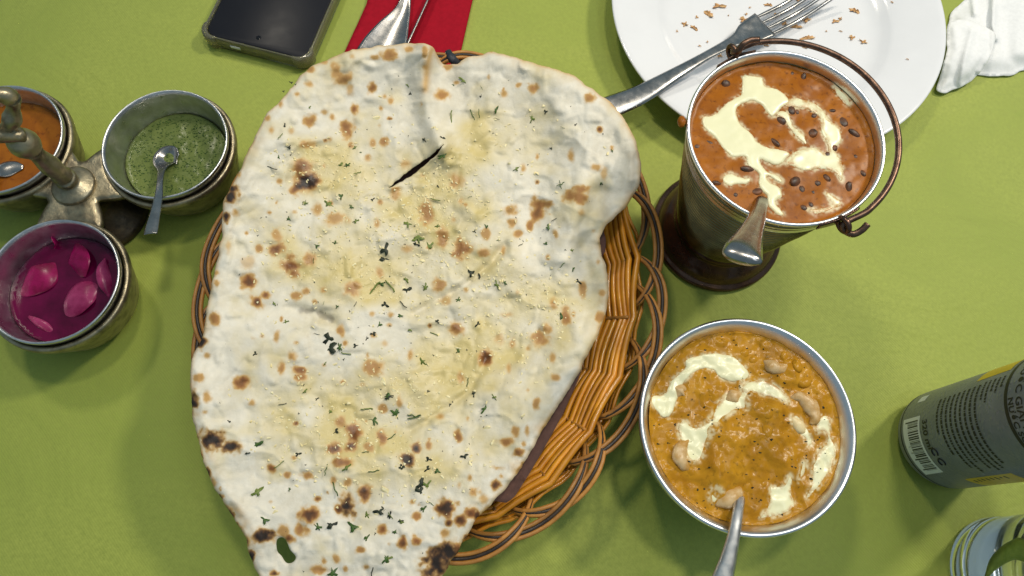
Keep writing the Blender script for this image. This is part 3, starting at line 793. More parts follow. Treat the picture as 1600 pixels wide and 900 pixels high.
for i, g in enumerate(GB):
    s_ = g[2] / PX_CM * 0.58
    place('garlic_chip', garlicM[i % 6], naan, gp[i] + np.array([0, 0, 0.0]), (rs.uniform(-.4, .4), rs.uniform(-.4, .4), rs.uniform(0, 6.28)), s_)
def scatter(count, seed, cx, size, gens, keep):
    r_ = np.random.RandomState(seed); Vs = []; o_ = 0; Vall = []; Fall = []
    uv = []
    while len(uv) < count:
        k = r_.randint(len(cx)); p = np.array(cx[k][:2]) + r_.randn(2) * np.array(cx[k][2:4])
        uv.append(p)
    uv = np.array(uv); kk = inside(uv, outline) & ~inside(uv, hole) & (segdist(uv, outline) > 14) & (segdist(uv, slit) > 5)
    uv = uv[kk]; pp = at_np(uv, naan_height(uv))
    for p in pp:
        V_, F_ = gens[r_.randint(len(gens))]
        a = r_.uniform(0, 6.28); ca, sa = math.cos(a), math.sin(a)
        s_ = r_.uniform(*size)
        W = np.c_[(V_[:, 0] * ca - V_[:, 1] * sa) * s_, (V_[:, 0] * sa + V_[:, 1] * ca) * s_, V_[:, 2] * s_] + p
        Vall.append(W); Fall += [tuple(i + o_ for i in f) for f in F_]; o_ += len(V_)
    return np.vstack(Vall), Fall
gsites = [(u_, v_, rx * 0.75, ry * 0.75) for u_, v_, rx, ry in OIL] + [(600, 600, 60, 20), (640, 340, 40, 30), (500, 690, 60, 50)]
V, F = scatter(1700, 21, gsites, (0.04, 0.15), [hull_bit(np.random.RandomState(90 + i), 1, 0.7, 0.5, 9) for i in range(5)], None)
mk('minced_garlic', V, F, M['garlic'], naan, kind='stuff', smooth=False)
V, F = scatter(420, 22, [(640, 470, 190, 240)], (0.03, 0.15), [leaf_shape(200 + i) for i in range(6)] + [stem_shape(50)], None)
mk('herb_flecks', V, F, M['herb_dark'], naan, kind='stuff')

# brown paper lining under the bread
NP = [(430, 330), (560, 230), (700, 190), (860, 240), (930, 330), (947, 372), (946, 392), (930, 420), (925, 500), (915, 545), (905, 590), (878, 650), (849, 703), (826, 742), (803, 778), (790, 786), (776, 783), (640, 760), (480, 700), (410, 560)]
npo = resample(NP, 9)
P, T, D = patch2d(npo, [], 10)
Zp = naan_base(P) - 0.95 + 0.25 * fbm(P[:, 0] / 30, P[:, 1] / 30, 2, 12)
V3 = at_np(P, Zp); Vb = V3.copy(); Vb[:, 2] -= 0.05
V, F = slab(V3, T[:, ::-1], Vb)
mk('basket_napkin', V, F, M['brown_paper'], None, 'brown paper napkin lining the basket beneath the naan', 'napkin')

# ================================================================== BUCKET OF BLACK LENTIL CURRY
KC = (13.25, 20.75); KH = 12.5; KR = 5.08
kx = lambda prof, seg=96, rf=None: lathe(prof, (KC[0], KC[1], 0), seg, rf)
bucket = empty('serving_bucket', (KC[0], KC[1], 0), 'small bronze pail with brown flared foot and swinging wire handle', 'bucket')
V, F = kx([(0.03, 0.06), (3.6, 0.04), (4.22, 0.05), (4.32, 0.14), (4.30, 0.30), (4.18, 0.42), (4.02, 0.45), (3.95, 0.52), (3.92, 0.7), (3.8, 0.95), (3.5, 1.3), (3.2, 1.55), (3.12, 1.7), (3.2, 1.85), (3.18, 2.0), (3.0, 2.15)])
mk('foot', V, F, M['foot'], bucket)
prof = []
nz = 330
for i in range(nz + 1):
    t = i / nz; z_ = 1.9 + t * (KH - 0.35 - 1.9)
    r_ = 2.95 + (KR - 0.16 - 2.95) * (t ** 0.85)
    prof.append((r_ + 0.06 * math.sin(z_ * 2 * math.pi / 0.36), z_))
V, F = kx(prof, 96, lambda r, z, a: r + 0.012 * math.sin(a * 9 + z * 2))
mk('pail_wall', V, F, M['body'], bucket)
V, F = kx([(KR - 0.28, KH - 1.6), (KR - 0.24, KH - 0.4), (KR - 0.17, KH - 0.08), (KR - 0.09, KH + 0.0), (KR - 0.01, KH - 0.03), (KR + 0.03, KH - 0.12), (KR + 0.0, KH - 0.24), (KR - 0.08, KH - 0.36), (KR - 0.15, KH - 0.4)])
mk('steel_rim', V, F, M['steel'], bucket)
ear_dir = []
for ui, (eu, ev) in enumerate(((1146, 84), (1318, 350))):
    e = at(eu, ev, KH - 0.1)
    a = math.atan2(e[1] - KC[1], e[0] - KC[0])
    ear_dir.append(a)
    rad = np.array([math.cos(a), math.sin(a), 0]); tan = np.array([-math.sin(a), math.cos(a), 0]); up = np.array([0, 0, 1.0])
    base = np.array([KC[0], KC[1], KH - 0.25]) + rad * (KR + 0.02)
    # bracket strap against the wall, then a folded tab with a hole carrying the wire
    V1 = ribbon([base - tan * 1.15 - rad * 0.08, base - tan * 0.5 + rad * 0.02, base + rad * 0.06, base + tan * 0.5 + rad * 0.02, base + tan * 1.15 - rad * 0.08],
                [0.55, 0.62, 0.8, 0.62, 0.55], [0.1] * 5, [0] * 5, up=rad)
    ctr = base + rad * 0.35 + up * 0.12
    pts = [ctr + rad * 0.36 * math.cos(q) + up * 0.36 * math.sin(q) for q in np.linspace(0, 2 * math.pi, 25)[:-1]]
    V2 = tube(pts, 0.15, 8, closed=True, up=tan)
    o = mk('handle_bracket', *join(V1, V2), M['foot'] if ui else M['wire'], bucket)
# handle: wire bow swung over to the right, hooked through both brackets
ca = np.array([KC[0], KC[1], 0])
e0 = ca + np.array([math.cos(ear_dir[0]), math.sin(ear_dir[0]), 0]) * (KR + 0.42)
e1 = ca + np.array([math.cos(ear_dir[1]), math.sin(ear_dir[1]), 0]) * (KR + 0.42)
ax = (e1 - e0); L = np.linalg.norm(ax); ax /= L
mid_ = (e0 + e1) / 2
side = np.cross(ax, [0, 0, 1.0]); side = side if side[0] > 0 else -side
pts = []
for i in range(33):
    q = math.pi * i / 32
    p = mid_ - ax * math.cos(q) * L / 2 + side * math.sin(q) * (KR + 0.55)
    p[2] = KH + 0.1 + 0.15 * math.sin(q)
    pts.append(p)
hk0 = [at(1186, 62, KH + 0.75), at(1172, 63, KH + 0.75), at(1160, 70, KH + 0.65), at(1154, 80, KH + 0.35), e0 + np.array([0.05, -0.1, KH + 0.05])]
hk1 = [e1 + np.array([0.0, 0.1, KH + 0.0]), at(1318, 358, KH - 0.25), at(1332, 366, KH - 0.15), at(1346, 360, KH + 0.05), at(1356, 350, KH + 0.25)]
P = smooth_path(hk0 + pts[2:-2] + hk1, 5)
V, F = tube(P, 0.165, 10)
mk('wire_handle', V, F, M['wire'], bucket)

def disc_sauce(name, cx, cy, r, level, material, label, cat, step, hfun, film=None, dome=0.0):
    P, T, D = patch2d(ring_poly(cx, cy, r, 110), [], step)
    z_ = level + hfun(P[:, 0], P[:, 1])
    edge_ = np.clip(D / 0.25, 0, 1)
    z_ = z_ + 0.07 * (1 - edge_) ** 2          # meniscus
    V3 = np.c_[P, z_]; Vb = np.c_[P * 1.0, np.full(len(P), level - 0.55)]
    ctr_ = np.array([cx, cy]); Vb[:, :2] = ctr_ + (P - ctr_) * 0.93
    V, F = slab(V3, T, Vb)
    fm = np.zeros(len(P)) if film is None else film(P)
    return mk(name, V, F, material, None, label, cat, attrs={'film': two(fm)}, org=(cx, cy, level - 0.55))
def cream_film(polys, level):
    def f(P):
        out = np.zeros(len(P))
        for poly in polys:
            w = at_np(np.array(poly, float), level)[:, :2]
            w = smooth_path([(x, y, 0) for x, y in w], 5, True)[:, :2]
            d = segdist(P, w); d[inside(P, w)] = 0
            out = np.maximum(out, np.exp(-(d / 0.10) ** 2))
        g_ = fbm(P[:, 0] * 3.2, P[:, 1] * 3.2, 3, 64) * 1.6 + fbm(P[:, 0] * 9, P[:, 1] * 9, 2, 65) * 1.5
        return np.clip(out * (0.30 + g_), 0, 0.65)
    return f
def cream_patch(parent, poly_px, level, hfun, step=0.09, domeh=0.10, thinw=0.16):
    w = at_np(np.array(poly_px, float), level)[:, :2]
    w = smooth_path([(x, y, 0) for x, y in w], 5, True)[:, :2]
    w = resample(w, step)
    w = w + np.c_[fbm(w[:, 0] * 2.5, w[:, 1] * 2.5, 2, 61), fbm(w[:, 0] * 2.5, w[:, 1] * 2.5, 2, 62)] * 0.10
    P, T, D = patch2d(w, [], step)
    z_ = level + 0.85 * hfun(P[:, 0], P[:, 1]) - 0.012 + 0.6 * domeh * np.sqrt(np.clip(D / 0.2, 0, 1))
    thin = np.clip(1.0 - D / thinw + fbm(P[:, 0] * 2.2, P[:, 1] * 2.2, 3, 66) * (0.6 + 5.0 * max(0, thinw - 0.1)), 0, 1)
    V3 = np.c_[P, z_]; Vb = V3.copy(); Vb[:, 2] -= 0.12
    V, F = slab(V3, T, Vb)
    return mk('cream_swirl', V, F, M['cream'], parent, attrs={'thin': two(thin)})

DL = KH - 0.75
dal_h = lambda x, y: 0.15 * fbm(x * 0.6, y * 0.6, 2, 51) + 0.05 * fbm(x * 1.9, y * 1.9, 2, 52)
ZK = lambda L_: zoom(L_, 1000, 50, 2.195)
CREAM_D = (
    ([(350,155),(385,147),(420,160),(430,185),(475,197),(515,235),(490,258),(460,290),(440,285),(410,245),(370,240),(335,260),(335,290),(350,320),(385,350),(400,375),(430,395),(480,405),(512,418),(500,440),(470,458),(440,450),(412,440),(430,470),(475,492),(490,512),(478,516),(440,495),(445,515),(478,532),(490,562),(466,582),(497,625),(470,625),(440,600),(432,560),(408,525),(405,485),(370,462),(358,430),(320,432),(290,410),(255,362),(222,332),(212,292),(250,285),(300,240),(345,212)], 0.12, 0.10),
    ([(462,280),(490,270),(512,285),(530,325),(560,350),(573,385),(555,378),(520,345),(495,305)], 0.09, 0.16),
    ([(505,228),(545,228),(590,240),(625,265),(652,300),(685,330),(690,375),(668,400),(690,440),(697,490),(688,515),(665,482),(620,470),(570,478),(520,462),(498,450),(520,420),(560,398),(600,395),(640,415),(642,385),(622,345),(615,300),(590,275),(540,262),(500,255)], 0.09, 0.30),
    ([(285,495),(310,485),(345,497),(380,503),(370,520),(330,522),(310,530),(288,518)], 0.11, 0.08),
    ([(660,170),(690,185),(715,215),(722,245),(708,253),(685,230),(668,205)], 0.07, 0.25),
    ([(575,610),(600,605),(640,600),(655,585),(635,560),(640,545),(660,560),(690,580),(685,600),(640,615),(600,625)], 0.06, 0.30))
dal = disc_sauce('black_lentil_curry', KC[0], KC[1], KR - 0.27, DL, M['dal'], 'orange brown black lentil curry with cream filling the bronze pail', 'curry', 0.075, dal_h, film=cream_film([ZK(q[0]) for q in CREAM_D], DL))
for poly, dm, tw in CREAM_D:
    cream_patch(dal, ZK(poly), DL, dal_h, 0.075, dm, tw)
# dark lentils
def ellip(sx, sy, sz):
    bm = bmesh.new(); bmesh.ops.create_icosphere(bm, subdivisions=2, radius=1)
    V = np.array([v_.co[:] for v_ in bm.verts]) * (sx, sy, sz); bm.verts.index_update()
    F = [tuple(v_.index for v_ in f.verts) for f in bm.faces]; bm.free()
    return V, F
lenM = mesh_of('lentil', ellip(0.26, 0.19, 0.16), M['lentil'])
LEN = [(560,160),(622,145),(640,180),(455,372),(588,345),(545,275),(600,290),(575,270),(520,265),(560,535),(605,515),(565,600),(590,590),(672,392),(240,380),(205,395),(240,200),(270,520),(235,300),(185,310),(480,305),(650,270),(720,400),(740,350),(660,430),(540,510),(640,500),(330,560),(600,545),(400,540),(715,540),(690,300),(760,480),(178,395),(375,470),(700,210),(300,180),(440,120),(520,140),(740,430),(665,620),(345,600)]
rs = np.random.RandomState(4)
for u_, v_ in ZK(LEN):
    p = at(u_, v_, DL); p[2] = DL + float(dal_h(p[0:1], p[1:2])[0]) - 0.10 - rs.rand() * 0.08
    if np.hypot(p[0] - KC[0], p[1] - KC[1]) > KR - 0.6: continue
    place('lentil', lenM, dal, p, (rs.uniform(-.6, .6), rs.uniform(-.6, .6), rs.uniform(0, 6.3)), (rs.uniform(0.8, 2.1), rs.uniform(0.8, 1.8), rs.uniform(0.8, 1.25)))
# spilled drip on the rim
V, F = ellip(0.22, 0.34, 0.22)
dp = at(1065, 190, KH - 0.15)
mk('rim_drip', V + dp, F, M['dal'], dal, attrs={'film': np.zeros(len(V))})
# spoon standing in the pail, its handle end towards the viewer
sp0 = at(1200, 290, DL - 1.2)
path = [at(1206, 262, DL - 2.6), at(1196, 295, DL - 0.9), at(1189, 318, DL + 0.25), at(1182, 342, DL + 1.7), at(1172, 368, DL + 3.2), at(1163, 390, DL + 4.35), at(1159, 403, DL + 4.55), at(1157, 408, DL + 4.2)]
V, F = ribbon(path, [0.75, 0.62, 0.66, 0.85, 1.2, 1.62, 1.66, 1.3], [0.16, 0.2, 0.22, 0.2, 0.18, 0.2, 0.2, 0.16], [0.0, 0, -0.05, -0.1, -0.14, -0.14, -0.1, -0.08], up=(-0.25, -0.35, 0.9))
mk('serving_spoon', V, F, M['cutlery'], None, 'steel serving spoon sticking out of the bronze pail, flared handle end foremost', 'spoon')

# ================================================================== BOWL OF YELLOW CURRY
WC = (13.15, 7.03); WH = 6.0; WR = 5.82
bowl = empty('steel_bowl', (WC[0], WC[1], 0), 'round stainless steel bowl holding the yellow cashew curry', 'bowl')
V, F = lathe([(0.03, 0.05), (2.9, 0.05), (3.3, 0.12), (3.9, 0.6), (4.7, 1.7), (5.25, 3.0), (5.55, 4.4), (5.68, 5.4), (5.72, 5.7)], (WC[0], WC[1], 0), 120)
mk('outer_wall', V, F, M['steel_dull'], bowl)
V, F = lathe([(5.70, 5.72), (5.77, 5.74), (WR + 0.0, 5.82), (WR + 0.0, 5.9), (WR - 0.04, WH - 0.04), (WR - 0.10, WH), (WR - 0.16, WH), (WR - 0.23, WH - 0.04), (WR - 0.36, WH - 0.2), (WR - 0.60, WH - 0.62), (WR - 0.75, WH - 1.2), (4.2, 2.2), (2.5, 1.0), (0.03, 0.8)], (WC[0], WC[1], 0), 120)
mk('rolled_rim', V, F, M['steel'], bowl)
WL = WH - 0.72
LUMPS = [(390, 450, 95, 0.42), (530, 365, 60, 0.30), (340, 560, 60, 0.35), (460, 320, 40, 0.25), (520, 470, 70, 0.18), (230, 510, 40, 0.18), (610, 220, 50, 0.15), (680, 300, 50, 0.12), (590, 520, 60, 0.15), (470, 620, 70, 0.12)]
ZW = lambda L_: zoom(L_, 960, 480, 2.143)
LW = [(at(960 + a / 2.143, 480 + b_ / 2.143, WL), r_ / 2.143 / 29.0, h_) for a, b_, r_, h_ in LUMPS]
def yel_h(x, y):
    z_ = 0.22 * fbm(x * 0.75, y * 0.75, 3, 71) + 0.26 * fbm(x * 1.8, y * 1.8, 2, 72)
    for p, r_, h_ in LW:
        z_ = z_ + 1.5 * h_ * np.exp(-((x - p[0]) ** 2 + (y - p[1]) ** 2) / (r_ * r_))
    return z_
CREAM_Y = (
    ([(240,175),(290,160),(340,153),(390,162),(430,190),(453,220),(440,240),(400,250),(360,240),(330,212),(290,207),(260,225),(235,250),(215,285),(205,330),(185,368),(155,365),(120,318),(125,295),(165,290),(180,270),(195,240),(235,205)], 0.12, 0.07),
    ([(420,265),(450,248),(500,245),(545,265),(575,300),(580,325),(545,310),(500,298),(455,290),(440,315),(440,345),(400,350),(360,380),(340,410),(310,450),(295,500),(270,525),(245,510),(235,470),(215,430),(215,395),(240,380),(255,400),(290,395),(320,365),(340,330),(365,300),(385,290),(420,290)], 0.10, 0.22),
    ([(585,370),(610,362),(630,385),(650,420),(663,455),(645,470),(635,440),(615,425),(595,400)], 0.08, 0.15),
    ([(680,375),(700,362),(725,375),(725,430),(745,480),(735,520),(700,580),(660,630),(640,640),(655,590),(660,540),(680,480),(715,450),(700,415),(672,420)], 0.08, 0.26),
    ([(520,600),(560,600),(580,560),(595,580),(590,620),(605,660),(570,690),(520,705),(485,705),(515,660)], 0.08, 0.22),
    ([(620,530),(635,508),(645,525),(635,560),(615,585)], 0.06, 0.2),
    ([(310,620),(335,600),(365,630),(350,650),(325,660)], 0.07, 0.2))
yel = disc_sauce('yellow_cashew_curry', WC[0], WC[1], WR - 0.62, WL, M['yellow_curry'], 'thick golden yellow curry with cream swirls in the steel bowl', 'curry', 0.075, yel_h, film=cream_film([ZW(q[0]) for q in CREAM_Y], WL))
for poly, dm, tw in CREAM_Y:
    cream_patch(yel, ZW(poly), WL, yel_h, 0.075, dm, tw)
# dark cumin and herb specks in the gravy
rs = np.random.RandomState(31); Vall = []; Fall = []; o_ = 0
for i in range(130):
    a = rs.uniform(0, 6.28); r_ = (WR - 0.7) * math.sqrt(rs.rand())
    x, y = WC[0] + r_ * math.cos(a), WC[1] + r_ * math.sin(a)
    zz = WL + float(yel_h(np.array([x]), np.array([y]))[0])
    v_, f_ = hull_bit(rs, rs.uniform(.03, .12), rs.uniform(.03, .08), 0.03, 8)
    Vall.append(v_ + (x, y, zz + 0.005)); Fall += [tuple(q + o_ for q in f) for f in f_]; o_ += len(v_)
mk('spice_specks', np.vstack(Vall), Fall, M['herb_dark'], yel, kind='stuff')
# small diced pieces under the gravy skin
YW = [at_np(np.array(ZW(q[0]), float), WL)[:, :2] for q in CREAM_Y]
dice = mesh_of('vegetable_piece', ellip(0.46, 0.34, 0.22), M['yellow_curry'])
at0 = dice.attributes.new('film', 'FLOAT', 'POINT')
for i in range(60):
    a = rs.uniform(0, 6.28); r_ = (WR - 0.9) * math.sqrt(rs.rand())
    x, y = WC[0] + r_ * math.cos(a), WC[1] + r_ * math.sin(a)
    if any(segdist(np.array([[x, y]]), W_)[0] < 0.35 or inside(np.array([[x, y]]), W_)[0] for W_ in YW): continue
    zz = WL + float(yel_h(np.array([x]), np.array([y]))[0]) - 0.15
    place('vegetable_piece', dice, yel, (x, y, zz), (rs.uniform(-.4, .4), rs.uniform(-.4, .4), rs.uniform(0, 6.3)), rs.uniform(0.5, 1.15))
def cashew(px_list, widths, h, material, label):
    P = []
    for u_, v_ in ZW(px_list):
        p = at(u_, v_, WL); p[2] = WL + float(yel_h(p[0:1], p[1:2])[0]) + h - 0.14; P.append(p)
    P = smooth_path(P, 6)
    r_ = np.interp(np.linspace(0, 1, len(P)), np.linspace(0, 1, len(widths)), widths)
    q = np.linspace(0, 1, len(P)); r_ = r_ * np.clip(np.sin(np.pi * np.clip(q, 0.02, 0.98)) ** 0.45, 0.12, 1)
    V, F = tube(P, r_, 12, flat=0.75)
    V = V + (np.c_[fbm(V[:, 0] * 3, V[:, 1] * 3, 2, 1), fbm(V[:, 0] * 3, V[:, 1] * 3, 2, 2), fbm(V[:, 0] * 2.5, V[:, 1] * 2.5, 2, 3)]) * 0.16
    o = mk('cashew_nut', V, F, material, None, label, 'cashew', 'cashews on the yellow curry')
    return o
cashew([(500, 180), (520, 195), (550, 205), (575, 198)], [0.30, 0.42, 0.40, 0.28], 0.10, M['cashew'], 'brown cashew near the back rim of the steel bowl')
cashew([(210, 300), (218, 285), (232, 275), (245, 278)], [0.30, 0.42, 0.38, 0.22], 0.10, M['cashew'], 'cashew half on the cream at the left of the yellow curry')
cashew([(372, 312), (400, 300), (422, 290)], [0.34, 0.40, 0.36], 0.06, M['cashew'], 'squarish cashew piece between the two cream arcs of the yellow curry')
cashew([(590, 305), (625, 305), (655, 335), (668, 370), (655, 395)], [0.26, 0.38, 0.44, 0.42, 0.3], 0.13, M['cashew'], 'large pale crescent cashew on the right half of the yellow curry')
cashew([(590, 372), (612, 395), (635, 420)], [0.30, 0.36, 0.32], 0.10, M['cashew_pale'], 'cream coated pale cashew piece beside the large crescent cashew')
cashew([(250, 450), (222, 468), (215, 500), (225, 525), (250, 545)], [0.3, 0.4, 0.38, 0.36, 0.3], 0.10, M['cashew'], 'curved cashew near the left wall of the steel bowl')
cashew([(340, 665), (370, 650), (400, 628), (420, 600)], [0.36, 0.46, 0.46, 0.36], 0.12, M['cashew'], 'tan cashew lying beside the spoon in the yellow curry')
path = [at(1162, 742, WL - 1.6), at(1158, 770, WL - 0.1), at(1153, 800, WL + 0.75), at(1147, 836, WL + 1.35), at(1138, 875, WL + 2.1), at(1128, 910, WL + 2.8), at(1119, 945, WL + 3.5)]
V, F = ribbon(path, [0.8, 0.55, 0.56, 0.64, 0.82, 1.05, 1.3], [0.15, 0.18, 0.18, 0.17, 0.16, 0.15, 0.14], [0, 0, -0.04, -0.05, -0.05, -0.05, -0.05])
mk('serving_spoon', V, F, M['steel_dull'], None, 'slim steel spoon leaning out of the yellow curry bowl', 'spoon')

# ================================================================== CONDIMENT CADDY
CC = np.array([-27.2, 18.3])
CUPS = [(-22.06, 21.40), (-26.35, 12.0), (-32.1, 20.7)]
caddy = empty('condiment_caddy', (CC[0], CC[1], 0), 'tarnished brass three-cup condiment caddy with a turned centre handle', 'caddy')
ang = [math.atan2(y - CC[1], x - CC[0]) for x, y in CUPS]
a = np.linspace(0, 2 * np.pi, 120, endpoint=False)
rad = np.full(len(a), 1.75)
for ai in ang:
    dlt = np.abs((a - ai + np.pi) % (2 * np.pi) - np.pi)
    rad = np.maximum(rad, 1.75 + 1.75 * sstep(1.0, 0.5, dlt))
hubp = np.c_[CC[0] + rad * np.cos(a), CC[1] + rad * np.sin(a)]
for x, y in CUPS:                          # the plate stops at the holders
    dv = hubp - (x, y); dl = np.hypot(dv[:, 0], dv[:, 1])
    k = dl < 3.86
    hubp[k] = np.array([x, y]) + dv[k] / dl[k][:, None] * 3.86
P, T, D = patch2d(hubp, [], 0.22)
V3 = np.c_[P, 3.72 - 0.08 * (1 - np.clip(D / 0.12, 0, 1)) + 0.02 * fbm(P[:, 0] * 1.5, P[:, 1] * 1.5, 2, 2)]
Vb = np.c_[P, np.full(len(P), 3.3)]
mk('hub_plate', *slab(V3, T, Vb), M['brass'], caddy)
for ci, (x, y) in enumerate(CUPS):
    V, F = lathe([(2.5, 0.35), (2.9, 0.4), (3.35, 1.0), (3.7, 2.2), (3.84, 3.0), (3.9, 3.25), (4.06, 3.35), (4.1, 3.6), (4.06, 3.85), (3.98, 3.92), (3.82, 3.9), (3.70, 3.6), (3.6, 3.0)], (x, y, 0), 80,
                 lambda r, z, q: r * (1 + 0.004 * math.sin(q * 5 + z)))
    mk('cup_holder', V, F, M['brass'], caddy)
V, F = lathe([(2.9, 0.02), (2.95, 0.2), (2.7, 0.5), (2.0, 0.9), (1.35, 1.6), (1.05, 2.4), (1.2, 2.55), (1.2, 2.8), (1.0, 2.95), (1.0, 3.35)], (CC[0], CC[1], 0), 64)
mk('pedestal', V, F, M['brass_dark'], caddy)
V, F = lathe([(1.28, 3.66), (1.30, 3.85), (1.18, 3.98), (0.95, 4.02), (0.78, 4.15), (0.62, 4.22), (0.5, 4.4), (0.58, 4.55), (0.66, 4.68), (0.56, 4.82), (0.46, 4.9), (0.56, 5.02), (0.60, 5.15), (0.50, 5.35), (0.55, 5.9), (0.60, 6.3),
              (0.56, 6.7), (0.47, 7.3), (0.42, 7.8), (0.50, 7.9), (0.52, 8.0), (0.46, 8.08), (0.66, 8.3), (0.78, 8.6), (0.82, 8.9), (0.74, 9.25), (0.55, 9.5), (0.42, 9.65), (0.40, 9.9), (0.03, 10.0)], (CC[0], CC[1], 0), 48)
mk('handle_post', V, F, M['brass'], caddy)
hb = np.array([CC[0], CC[1], 0.0])
HP = [(0.3, 0, 9.7), (-0.35, 0.05, 10.0), (0.35, 0.2, 10.7), (0.75, 0.5, 11.3), (1.15, 0.75, 12.2), (0.9, 0.5, 12.9), (0.2, -0.2, 13.7), (-0.6, -0.9, 14.0), (-1.4, -1.3, 13.0), (-1.3, -1.0, 11.6), (-0.5, -0.4, 10.4)]
pth = smooth_path([hb + np.array(q) for q in HP], 6, closed=True)
rr_ = 0.40 + 0.08 * np.sin(np.arange(len(pth)) * 0.55)
V, F = tube(pth, rr_, 10, closed=True)
mk('loop_handle', V, F, M['brass'], caddy)

cup_lab = ['steel cup holding green mint chutney in the brass caddy', 'steel cup holding magenta pickled onions in the brass caddy', 'steel cup holding orange sauce behind the caddy handle']
for (x, y), lb in zip(CUPS, cup_lab):
    V, F = lathe([(3.66, 3.95), (3.76, 4.05), (3.80, 4.30), (3.80, 4.46), (3.74, 4.52), (3.66, 4.47), (3.60, 4.2), (3.48, 3.4), (3.2, 2.3), (2.8, 1.5), (2.2, 1.15), (0.03, 1.1)], (x, y, 0), 90,
                 lambda r, z, q: r + 0.006 * math.sin(q * 7 + z * 3))
    mk('condiment_cup', V, F, M['steel_dull'], None, lb, 'cup', org=(x, y, 0.9))
mint_h = lambda x, y: 0.12 * fbm(x * 0.9, y * 0.9, 3, 81) + 0.05 * fbm(x * 4, y * 4, 2, 82)
mint = disc_sauce('mint_chutney', CUPS[0][0], CUPS[0][1], 3.20, 2.55, M['mint'], 'speckled green mint chutney in the steel cup nearest the naan', 'chutney', 0.14, mint_h)
rs = np.random.RandomState(41); Vall = []; Fall = []; o_ = 0
for i in range(800):
    q = rs.uniform(0, 6.28); r_ = 3.1 * math.sqrt(rs.rand())
    x, y = CUPS[0][0] + r_ * math.cos(q), CUPS[0][1] + r_ * math.sin(q)
    v_, f_ = hull_bit(rs, rs.uniform(.03, .10), rs.uniform(.03, .07), 0.025, 7)
    Vall.append(v_ + (x, y, 2.56 + float(mint_h(np.array([x]), np.array([y]))[0]))); Fall += [tuple(k + o_ for k in f) for f in f_]; o_ += len(v_)
mk('herb_specks', np.vstack(Vall), Fall, M['herb'], mint, kind='stuff')
disc_sauce('orange_sauce', CUPS[2][0], CUPS[2][1], 3.42, 3.05, M['tamarind'], 'thin orange sauce in the cup behind the caddy handle', 'sauce', 0.2, lambda x, y: 0.02 * fbm(x, y, 2, 5))
brine = disc_sauce('beetroot_brine', CUPS[1][0], CUPS[1][1], 3.28, 2.75, M['brine'], 'clear magenta pickling brine in the nearest caddy cup', 'brine', 0.2, lambda x, y: 0.015 * fbm(x, y, 2, 6))
def onion(px_c, wid, tilt, curl, material, label, lvl=2.75):
    P = [at(u_, v_, lvl + h_ - 0.07) for u_, v_, h_ in px_c]
    n_ = len(P)
    V, F = ribbon(P, wid, [0.06] * n_, curl, n=6, cross=11, up=tilt)
    return mk('onion_petal', V, F, material, None, label, 'onion petal', 'pickled onion petals in the brine')
ZO = lambda L_: [(0 + a_ / 1.8, 60 + b_ / 1.8, h_) for a_, b_, h_ in L_]
onion(ZO([(155, 535, 0.7), (160, 560, 0.35), (168, 580, 0.0), (172, 598, -0.2)]), [0.25, 0.75, 0.85, 0.5], (0.2, 0.6, 0.7), [0, 0.08, 0.1, 0], M['onion'], 'small upright onion petal against the back wall of the brine cup')
onion(ZO([(215, 578, 0.15), (220, 605, 0.25), (222, 635, 0.2), (222, 672, -0.1)]), [0.25, 1.2, 1.65, 1.1], (-0.35, 0.2, 1), [-0.03, -0.1, -0.12, -0.05], M['onion'], 'rounded triangular onion petal at the top of the magenta brine')
onion(ZO([(50, 728, -0.1), (85, 700, 0.15), (125, 665, 0.2), (163, 628, -0.05)]), [0.06, 1.3, 1.8, 0.12], (0.35, 0.35, 1), [-0.03, -0.1, -0.14, -0.03], M['onion'], 'broad red pink onion petal at the left of the brine')
onion(ZO([(295, 618, 0.2), (290, 650, 0.25), (297, 690, 0.2), (308, 730, 0.0)]), [0.05, 0.7, 0.8, 0.05], (0.6, 0, 0.8), [-0.05, -0.15, -0.15, 0], M['onion_pale'], 'narrow pink onion sliver against the right wall of the brine cup')
onion(ZO([(180, 790, -0.1), (205, 755, 0.12), (240, 715, 0.15), (290, 690, -0.1)]), [0.1, 1.5, 1.7, 0.08], (-0.3, -0.35, 1), [-0.03, -0.12, -0.14, -0.03], M['onion_pale'], 'large striped pink onion petal at the right of the brine')
onion(ZO([(80, 782, 0.1), (105, 797, 0.15), (130, 812, 0.1), (150, 828, 0.0)]), [0.15, 0.45, 0.5, 0.2], (0.3, -0.3, 1), [0, -0.06, -0.06, 0], M['onion_pale'], 'thin pale onion sliver at the front of the brine cup')
onion(ZO([(-15, 735, 0.3), (0, 748, 0.3), (15, 765, 0.2), (25, 775, 0)]), [0.2, 0.6, 0.5, 0.2], (0.3, 0, 1), [0, -0.06, -0.06, 0], M['onion'], 'onion sliver stuck on the left wall of the brine cup')
